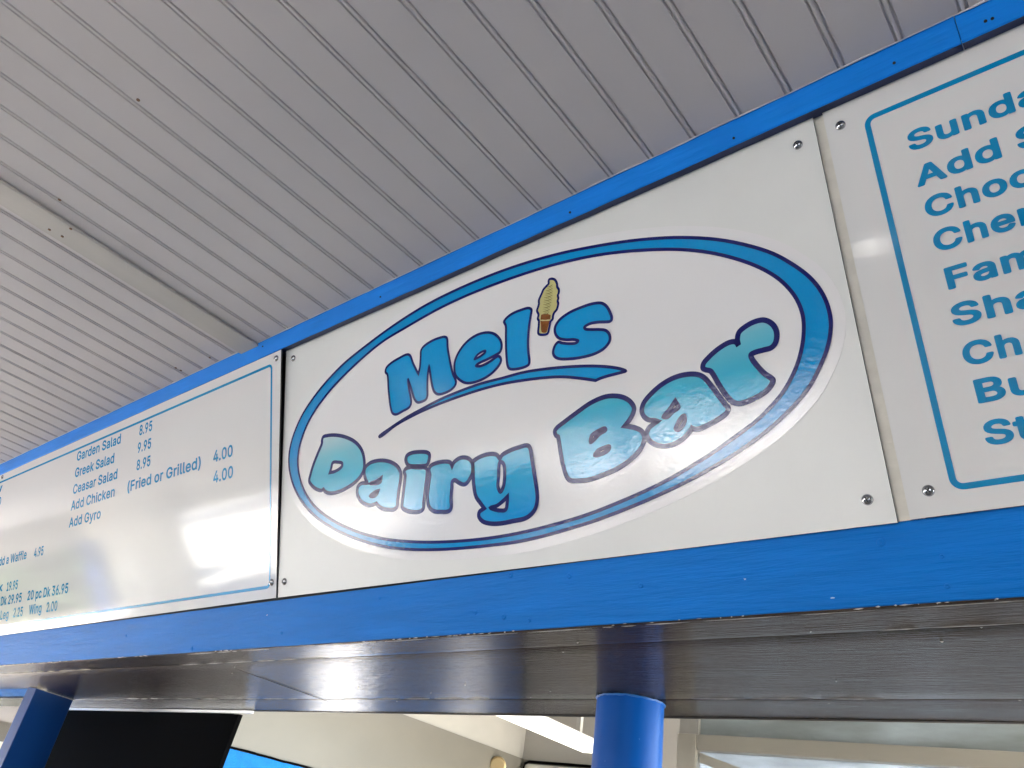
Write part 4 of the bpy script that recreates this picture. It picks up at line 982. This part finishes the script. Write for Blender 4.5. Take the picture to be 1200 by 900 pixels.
# --- right menu panel
right = empty('menu_sign', on(1.0, -0.35, 0.0), 'white glossy menu panel of desserts in large blue letters, right of the oval sign', 'menu sign', 'menu panels on the fascia')
rl0, rl1 = sg(966, 143), sg(1067, 609)
mb = MB()
slab(mb, [(rl1.x, rl1.y, .001), (2.2, rl1.y - .002, .001), (2.2, VT, .001), (rl0.x, VT, .001)])
mb.build('panel', [M_menu, M_core_shade], right)
mb = MB()
p1, p2 = sg(1016, 140), sg(1118, 571.7)
ribbon(mb, round_rect((p1.x + p2.x) / 2, p2.y, 2.15, p1.y, .012), .0082, .0016)
mb.build('border', M_menublue, right)
CAPR = 0.0320
GLYPH, FAT = GLYPH_BOLD, 29
for s, st, eu, fit in (('Sunda', (1066.5, 178.6), 1191, 'Sund'), ('Add S', (1075.7, 220), 1175, 'Add'), ('Choc', (1087, 257), 1183, 'Cho'), ('Cher', (1097, 296.5), 1192.5, 'Che'),
                       ('Fam', (1111.7, 340), 1170.5, 'Fa'), ('Sha', (1118, 384), 1188, 'Sh'), ('Ch', (1131.5, 430), 1199, 'Ch'), ('Bu', (1146.7, 473.3), 1181, 'B'), ('St', (1156.5, 523), 1190.5, 'S')):
    write(right, s, st, eu, CAPR, .0018, fit=fit)
for u, v in ((985, 147), (1088, 575)):
    screw(right, u, v, .001, .0078)

# ------------------------------------------------------------------ round blue pole
a, b, c = hit(697, 812, EZ, SOF), hit(777, 818, EZ, SOF), hit(736, 811, EZ, SOF)
pc = Vector((-1.003, 1.592, 0))
PR = 0.0755
pole = empty('pole', (pc.x, pc.y, 0), 'round glossy blue painted pole holding up the brown beam', 'pole')
mb = MB()
N, rows = 40, []
zs = [0.0, .02, 1.0, 1.7, 1.85, 1.92, ZB - .001]
for z in zs:
    rows += [pc + Vector((math.cos(2 * math.pi * i / N), math.sin(2 * math.pi * i / N), 0)) * (PR + .0006 * noise.noise((i * .4, z * 9, 0))) + EZ * z for i in range(N)]
mb.raw(rows, [(r * N + i, r * N + (i + 1) % N, (r + 1) * N + (i + 1) % N, (r + 1) * N + i) for r in range(len(zs) - 1) for i in range(N)], 0, True)
mb.build('shaft', M_bluepole, pole)
mb = MB()
ring = [pc + EZ * (ZB - .0025 + .003 * noise.noise((i * .7, 0, 3))) + Vector((math.cos(2 * math.pi * i / 60), math.sin(2 * math.pi * i / 60), 0)) * (PR + .001) for i in range(61)]
mb.path(ring, lambda i: .0022 + .0014 * noise.noise((i * .5, 9, 0)), n=6)
mb.build('caulk_bead', mat('blue_caulk', (0.02, 0.13, 0.42), .3), pole)
mb = MB()
mb.tube(pc, pc + EZ * .012, .13, n=32)
mb.build('base_plate', M_bluepole, pole)

# ------------------------------------------------------------------ square blue post, window beside it
post = empty('post', (-3.80, 1.48, 0), 'flat dark blue board post standing under the left end of the beam', 'post')
A = hit(43, 806, EZ, SOF)
B = hit(86, 820, EZ, SOF)
mb = MB()
w0 = Vector((A.x, A.y, 0))
w1 = Vector((B.x, B.y, 0))
e = (w1 - w0).normalized()
nn = Vector((e.y, -e.x, 0))
q = [w0 - nn * .045, w0, w1, w1 - nn * .045]
mb.hexa([p + EZ * 0 for p in q] + [p + EZ * (ZB - .001) for p in q])
mb.build('board', mat('navy_gloss_paint', (0.008, 0.060, 0.260), .3, bump=.2, bscale=(60, 60, 8)), post, bevel=.003)
mb = MB()
mb.path([w0 - EZ * -(ZB - .002) + (w1 - w0) * (i / 20) + nn * .002 for i in range(21)], lambda i: .0016 + .001 * noise.noise((i * .9, 2, 0)), n=6)
mb.build('caulk_bead', M_flake, post)

win = empty('window', (-5.0, 1.40, 0), 'blue framed window at the far left beside the flat post', 'window')
yw = A.y + .004
xw1 = (w0 - nn * .045).x - .002
zt = ZB - .001
zh_ = hit(20, 815.5, EY, Vector((0, yw, 0))).z
mb = MB()
mb.box((-8.4, yw, zh_), (xw1, yw + .05, zt))
mb.box((-8.4, yw, .72), (xw1, yw + .05, .80))
mb.box((-6.2, yw, .80), (-6.12, yw + .05, zh_))
mb.build('frame', M_blue, win)
mb = MB()
mb.box((-8.4, yw + .02, .80), (xw1, yw + .026, zh_))
M_glass = mat('window_glass', (0.03, 0.035, 0.04), .03, spec=.9)
mb.build('pane', M_glass, win)
mb = MB()
mb.box((-8.4, yw, 0), (xw1, yw + .05, .72))
mb.build('lower_panel', M_blue, win)
# paper notice taped on the pane
n0 = hit(0, 868, EY, Vector((0, yw + .018, 0)))
n1 = hit(11, 870, EY, Vector((0, yw + .018, 0)))
mb = MB()
mb.box((n0.x - .35, yw + .016, n0.z - .30), (n1.x, yw + .0185, n1.z))
mb.box((n0.x - .30, yw + .014, n0.z - .26), (n1.x - .08, yw + .0158, n1.z - .09), 1)
o = mb.build('paper_notice', [mat('paper', (.75, .73, .70), .6), mat('paper_orange', (.70, .35, .12), .6, var=.4, vscale=(8, 8, 8))], None, (n0.x, yw, n0.z))
tag(o, 'orange and white paper notice taped on the window, bottom left corner', 'paper notice')

# ------------------------------------------------------------------ black flap hanging behind the beam
flap = empty('black_flap', (-3.3, 1.74, ZB), 'matt black panel hanging under the back of the brown beam', 'panel')
yt_, zt_ = 1.752, ZB - .013
T0 = hit(279, 840, EY, Vector((0, yt_, 0)))
r = ray(256, 900)
q = EYE + r * ((T0.x - EYE.x) / r.x)
dn = (q - T0) / (T0.z - q.z)
F0 = T0 + EZ * (zt_ - T0.z)
F1 = T0 + dn * (T0.z - 1.05)
th = Vector((0, .018, 0))
mb = MB()
q = [F1 - EX * 1.8, F1, F0, F0 - EX * 1.8]
mb.hexa([p for p in q] + [p + th for p in q])
mb.build('sheet', M_black, flap)
mb = MB()
mb.box((F0.x - 1.8, 1.777, ZB - .06), (F0.x - .09, 1.786, ZB + .03))  # unseen strip added to keep sun off the hinge rail
mb.build('sun_block_strip', M_black, flap)
mb = MB()
mb.box((F0.x - 1.8, yt_ - .012, ZB - .012), (F0.x + .1, yt_ - .004, ZB - .002))
mb.build('hinge_rail', M_alu, flap)

# ------------------------------------------------------------------ inside of the shop, turned a little from the porch
W0 = Vector((-3.688, 3.390, 0))
W1 = Vector((-3.850, 4.762, 0))
ad = (W1 - W0).normalized()
bd = Vector((ad.y, -ad.x, 0))
AX = (W1, bd, ad)
def loc2(X):
    d = Vector((X.x, X.y, 0)) - W1
    return d.dot(bd), d.dot(ad)


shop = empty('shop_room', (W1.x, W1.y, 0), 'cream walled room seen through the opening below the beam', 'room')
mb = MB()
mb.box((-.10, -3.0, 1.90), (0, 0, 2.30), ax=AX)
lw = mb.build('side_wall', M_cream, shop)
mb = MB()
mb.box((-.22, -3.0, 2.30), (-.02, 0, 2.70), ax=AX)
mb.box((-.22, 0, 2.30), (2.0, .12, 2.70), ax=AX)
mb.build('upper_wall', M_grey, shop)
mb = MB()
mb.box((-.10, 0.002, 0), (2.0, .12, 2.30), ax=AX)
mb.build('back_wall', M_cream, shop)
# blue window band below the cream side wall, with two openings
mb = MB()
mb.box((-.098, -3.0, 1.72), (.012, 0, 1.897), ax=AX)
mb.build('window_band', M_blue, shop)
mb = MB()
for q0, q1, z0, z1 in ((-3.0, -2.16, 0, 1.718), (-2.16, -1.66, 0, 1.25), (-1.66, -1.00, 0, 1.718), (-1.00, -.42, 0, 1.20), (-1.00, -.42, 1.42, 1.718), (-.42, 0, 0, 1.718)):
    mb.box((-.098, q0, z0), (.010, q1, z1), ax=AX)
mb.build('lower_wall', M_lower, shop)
mb = MB()
mb.path([W1 + bd * .016 + ad * (-2.9 + 2.9 * i / 40) + EZ * (1.902 + .004 * noise.noise((i * .6, 1, 1))) for i in range(41)], .006, n=6)
mb.build('cable', M_black, shop)
# white cold-cabinet front with a black gasket on the back wall
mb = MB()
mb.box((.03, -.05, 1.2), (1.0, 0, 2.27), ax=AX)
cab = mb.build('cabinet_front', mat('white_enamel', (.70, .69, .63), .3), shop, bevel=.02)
mb = MB()
gp = [(.03, 1.2), (.03, 2.24), (.04, 2.268), (.07, 2.28), (.5, 2.283), (1.0, 2.286)]
mb.path([W1 + bd * x + ad * -.052 + EZ * z for x, z in gp], .009, n=8)
mb.build('gasket', M_black, shop)
# round fitting on the side wall
X = hit(583, 897, bd, W1)
mb = MB()
fd = (bd * .55 - ad * .8 - EZ * .15).normalized()
mb.tube(X - fd * .03, X + fd * .07, .058, n=28)
mb.tube(X + fd * .07, X + fd * .078, .058, .046, n=28)
o = mb.build('wall_fitting', mat('brass', (.42, .32, .16), .35, metal=.6), None, X)
tag(o, 'small round brass coloured fitting on the cream side wall', 'wall fitting')
# fluorescent light
LA, LB = hit(582, 839, EZ, Vector((0, 0, 2.3))), hit(625, 838, EZ, Vector((0, 0, 2.3)))
pA, pB = loc2(LA)[0], loc2(LB)[0]
qs = loc2(LA)[1]
lx = W1 + bd * ((pA + pB) / 2) + ad * (qs + .1)
lamp = empty('fluorescent_light', (lx.x, lx.y, 2.3), 'long lit fluorescent light glowing white beside the blue pole', 'ceiling light')
mb = MB()
mb.box((pA, qs - .5, 2.3), (pB, qs + 1.0, 2.312), ax=AX)
mb.build('diffuser', emit('lit_diffuser', (1.0, .96, .86), .09), lamp)
mb = MB()
mb.box((pA + .01, qs - .49, 2.3125), (pB - .01, qs + .99, 2.325), ax=AX)
mb.box((pA + .1, qs - .1, 2.325), (pA + .13, qs - .07, 2.70), ax=AX)
mb.box((pA + .1, qs + .7, 2.325), (pA + .13, qs + .73, 2.70), ax=AX)
mb.build('housing', M_grey, lamp)

# window on the right, cream frame with cloudy panes
PW = hit(820, 880, EY, Vector((0, 3.0, 0)))
wq = loc2(PW)[1]
def wp(u, v):
    X = hit(u, v, ad, W1 + ad * wq)
    return loc2(X)[0], X.z


cw = empty('interior_window', W1 + bd * wp(1000, 880)[0] + ad * wq, 'cream framed window with cloudy panes right of the blue pole', 'window')
pj0, pj1 = wp(796, 870)[0], wp(818.5, 870)[0]
zhb, zht = wp(820, 880)[1], wp(820, 861.5)[1]
mb = MB()
mb.box((pj1, wq - .02, zhb), (3.6, wq + .06, zht), ax=AX)
mb.build('header', M_frame, cw, bevel=.004)
mb = MB()
mb.box((pj0, wq - .025, 0), (pj1 - .001, wq + .065, zht), ax=AX)
mb.build('jamb', M_frame, cw, bevel=.004)
mb = MB()
mb.box((pj0 + .002, wq - .005, zht + .002), (pj1, wq + .05, 2.69), ax=AX)
mb.build('upper_jamb', M_grey, cw)


def cloudy(name, c0, c1, tw):
    M = mat(name, c0, .25, col2=c1, vscale=(2.5, 2.5, 9), detail=6)
    N, L = M.node_tree.nodes, M.node_tree.links
    b = N['Principled BSDF']
    tr = N.new('ShaderNodeBsdfTranslucent')
    src = b.inputs['Base Color'].links[0].from_socket
    L.new(src, tr.inputs[0])
    mx = N.new('ShaderNodeMixShader')
    mx.inputs[0].default_value = tw
    L.new(b.outputs[0], mx.inputs[1])
    L.new(tr.outputs[0], mx.inputs[2])
    L.new(mx.outputs[0], N['Material Output'].inputs[0])
    return M


mb = MB()
mb.box((pj1, wq + .02, zht), (3.6, wq + .026, 2.69), ax=AX)
mb.build('upper_pane', cloudy('cloudy_grey_pane', (.36, .39, .40), (.20, .21, .20), .5), cw)
mb = MB()
mb.box((pj1, wq + .02, 1.76), (3.6, wq + .026, zhb), ax=AX)
mb.build('pane', cloudy('cloudy_pale_pane', (.56, .61, .67), (.28, .30, .32), .75), cw)
mb = MB()
mb.box((pj1, wq - .01, 0), (3.6, wq + .05, 1.758), ax=AX)
mb.build('lower_wall', M_lower, cw)
mb = MB()
pa, za = wp(820, 882)
pb, zb_ = wp(868, 900)
for k in range(1):
    mb.hexa([W1 + bd * x + ad * (wq + .016) + EZ * z for x, z in ((pa, za - .035), (pb, zb_ - .035), (pb, zb_), (pa, za))] +
            [W1 + bd * x + ad * (wq - .004) + EZ * z for x, z in ((pa, za - .035), (pb, zb_ - .035), (pb, zb_), (pa, za))])
mb.build('brace', M_frame, cw)

# ------------------------------------------------------------------ porch lamps
for i, (x, y, lb) in enumerate(((-0.73, -2.11, 'round white lit porch lamp on the ceiling behind the right menu'), (-3.9, -2.13, 'round white lit porch lamp on the ceiling further left'))):
    root = empty('porch_lamp', (x, y, ZC), lb, 'ceiling light', 'round lamps on the porch ceiling')
    mb = MB()
    V, F, R = [], [], 24
    for k in range(7):
        a = k / 6 * math.pi / 2
        V += [Vector((x + .07 * math.cos(a) * math.cos(2 * math.pi * j / R), y + .07 * math.cos(a) * math.sin(2 * math.pi * j / R), ZC - .02 - .04 * math.sin(a))) for j in range(R)]
    F = [(k * R + j, k * R + (j + 1) % R, k * R + R + (j + 1) % R, k * R + R + j) for k in range(6) for j in range(R)]
    mb.raw(V, F, 0, True)
    mb.build('globe', emit('lit_globe', (1, .97, .9), .8), root)
    mb = MB()
    mb.tube((x, y, ZC - .022), (x, y, ZC + .002), .085, n=24)
    mb.build('lamp_base', M_caulk, root)

# ------------------------------------------------------------------ unseen walls added to shape the light and reflections
mb = MB()
mb.box((-17.6, YF + .02, 0), (-14.5, YF + .16, ZC - .01))  # added as a dark band for the left menu to mirror
tag(mb.build('added_dark_wall', M_grey, None, (-16, YF, 0)), 'unseen grey wall added to darken a band of the left menu reflection', 'wall')
mb = MB()
mb.box((-1.75, YF + .02, 0), (1.1, YF + .16, 1.90))  # added to block the bright street mirrored in the right menu
tag(mb.build('added_block_wall', M_grey, None, (-.3, YF, 0)), 'unseen grey wall added behind the viewer to block the street from the right menu reflection', 'wall')
mb = MB()
mb.box((4.6, YF + .02, 0), (XR, YF + .16, ZC - .01))
mb.box((XR - .16, YF + .17, 0), (XR, YB, ZC - .01))  # front piece and end piece added to cut light from the right
tag(mb.build('added_end_wall', M_cream, None, (XR, YF, 0)), 'unseen cream wall added at the right end of the porch to cut side light', 'wall')

# ------------------------------------------------------------------ what the glossy panels mirror: street side of the porch
for x, lb in ((-18.8, 'blue corner post of the porch, street side far left'), (-7.6, 'blue porch post on the street side near the left menu'), (-4.6, 'blue porch post on the street side behind the viewer'), (2.6, 'blue porch post on the street side to the right')):
    mb = MB()
    mb.box((x - .07, YF - .13, 0), (x + .07, YF + .01, 1.898))
    mb.box((x - .10, YF - .16, 0), (x + .10, YF + .04, .10))
    tag(mb.build('porch_post', M_bluepole, None, (x, YF - .06, 0)), lb, 'post', 'porch posts on the street side')


def car(x, y, rz, paint, label):
    root = empty('parked_car', (0, 0, 0), label, 'car', 'cars parked in front of the porch')
    sec = [(-2.15, .45, .72, .70), (-2.05, .30, .92, .82), (-1.5, .24, .98, .88), (-.9, .22, .98, .90), (.6, .22, .96, .90), (1.4, .24, .90, .88), (2.0, .30, .78, .80), (2.18, .42, .62, .68)]
    mb = MB()
    V = []
    for sx_, z0, z1, hw in sec:
        V += [(sx_, -hw, z0 + .12), (sx_, -hw * .9, z0), (sx_, hw * .9, z0), (sx_, hw, z0 + .12), (sx_, hw, z1 - .14), (sx_, hw * .93, z1), (sx_, -hw * .93, z1), (sx_, -hw, z1 - .14)]
    F = [(k * 8 + j, k * 8 + (j + 1) % 8, k * 8 + 8 + (j + 1) % 8, k * 8 + 8 + j) for k in range(len(sec) - 1) for j in range(8)]
    F += [tuple(range(8)), tuple(reversed(range(56, 64)))]
    mb.raw(V, F, 0, False)
    body = mb.build('body', paint, root, bevel=.04)
    mb = MB()
    mb.hexa([(-1.75, -.80, .96), (1.05, -.80, .95), (1.05, .80, .95), (-1.75, .80, .96), (-1.15, -.60, 1.44), (.25, -.60, 1.44), (.25, .60, 1.44), (-1.15, .60, 1.44)])
    mb.build('cabin_glass', M_glass, root, bevel=.05)
    mb = MB()
    mb.box((-1.1, -.585, 1.435), (.22, .585, 1.465))
    mb.build('roof', paint, root, bevel=.012)
    for wx in (-1.35, 1.35):
        for wy in (-.86, .86):
            mb = MB()
            mb.tube((wx, wy - .1, .33), (wx, wy + .1, .33), .33, n=24)
            wh = mb.build('wheel', M_black, root)
            mb = MB()
            s_ = 1 if wy > 0 else -1
            mb.tube((wx, wy + .09 * s_, .33), (wx, wy + .105 * s_, .33), .2, n=20)
            mb.build('rim', M_alu, wh)
    root.location = (x, y, 0)
    root.rotation_euler = (0, 0, rz)
    return root


car(-5.9, -12.2, rad(4), mat('white_car_paint', (.80, .80, .79), .3, coat=.3), 'white car parked sideways before the porch')
car(-10.2, -9.5, rad(93), mat('dark_car_paint', (.03, .035, .05), .2, coat=.6), 'dark blue car parked nose in, left of the others')
car(4.6, -13.2, rad(92), mat('silver_car_paint', (.42, .43, .44), .25, metal=.6, coat=.6), 'silver car parked on its own before the porch')

bl = empty('street_building', (-8, -42, 0), 'long pale building across the street with a flat roof', 'building')
mb = MB()
mb.box((-30, -50, 0), (16, -42, 4.6))
mb.build('wall', mat('pale_stucco', (.62, .60, .55), .8, var=.1, vscale=(.4, .4, .4)), bl)
mb = MB()
mb.box((-30.3, -50.3, 4.602), (16.3, -41.7, 5.0))
mb.build('roof', M_strip, bl)
for k in range(9):
    mb = MB()
    x = -27 + k * 4.9
    mb.box((x, -42.03, .9), (x + 2.6, -41.98, 3.0))
    mb.build('window', M_glass, bl)


def tree(x, y, h, r, label, seed):
    rnd = random.Random(seed)
    root = empty('tree', (x, y, 0), label, 'tree', 'trees across the street')
    mb = MB()
    mb.tube((x, y, 0), (x + .2, y, h * .55), .28, .14, n=10)
    for k in range(6):
        a = k * 1.05
        mb.tube((x + .15, y, h * (.35 + .03 * k)), (x + r * .7 * math.cos(a), y + r * .7 * math.sin(a), h * (.6 + .05 * k)), .1, .03, n=6)
    mb.build('trunk', mat('bark', (.10, .075, .05), .9), root)
    mb = MB()
    cl = [Vector((rnd.gauss(0, r * .5), rnd.gauss(0, r * .5), h * .68 + rnd.gauss(0, h * .13))) for _ in range(26)]
    for c_ in cl:
        for _ in range(60):
            p = Vector((x, y, 0)) + c_ + Vector((rnd.gauss(0, .38), rnd.gauss(0, .38), rnd.gauss(0, .32)))
            d1 = Vector((rnd.uniform(-1, 1), rnd.uniform(-1, 1), rnd.uniform(-1, 1))).normalized() * .16
            d2 = d1.orthogonal().normalized() * .1
            mb.quad([p - d1, p + d2, p + d1, p - d2])
    mb.build('crown', mat('leaf', (.05, .11, .025), .6, var=.5, vscale=(1.2, 1.2, 1.2)), root)


mb = MB()  # unseen hedge, added to block bright ground in the left menu reflection
rnd = random.Random(21)
for _ in range(5200):
    p = Vector((rnd.uniform(-60, -20.2), -7.6 + rnd.gauss(0, .35), abs(rnd.gauss(1.2, .9))))
    d1 = Vector((rnd.uniform(-1, 1), rnd.uniform(-1, 1), rnd.uniform(-1, 1))).normalized() * .42
    d2 = d1.orthogonal().normalized() * .3
    mb.quad([p - d1, p + d2, p + d1, p - d2])
tag(mb.build('hedge', mat('hedge_leaf', (.035, .08, .02), .6), None, (-40, -7.6, 0)), 'unseen dark green hedge added to block bright ground mirrored in the left menu', 'hedge')
tree(-21, -21, 6.5, 2.4, 'round leafy tree across the street, left of the pale building', 3)
tree(-14.5, -38, 8.0, 2.8, 'tall leafy tree in front of the pale building', 5)
tree(8, -37, 7.0, 2.5, 'leafy tree at the right end of the pale building', 9)
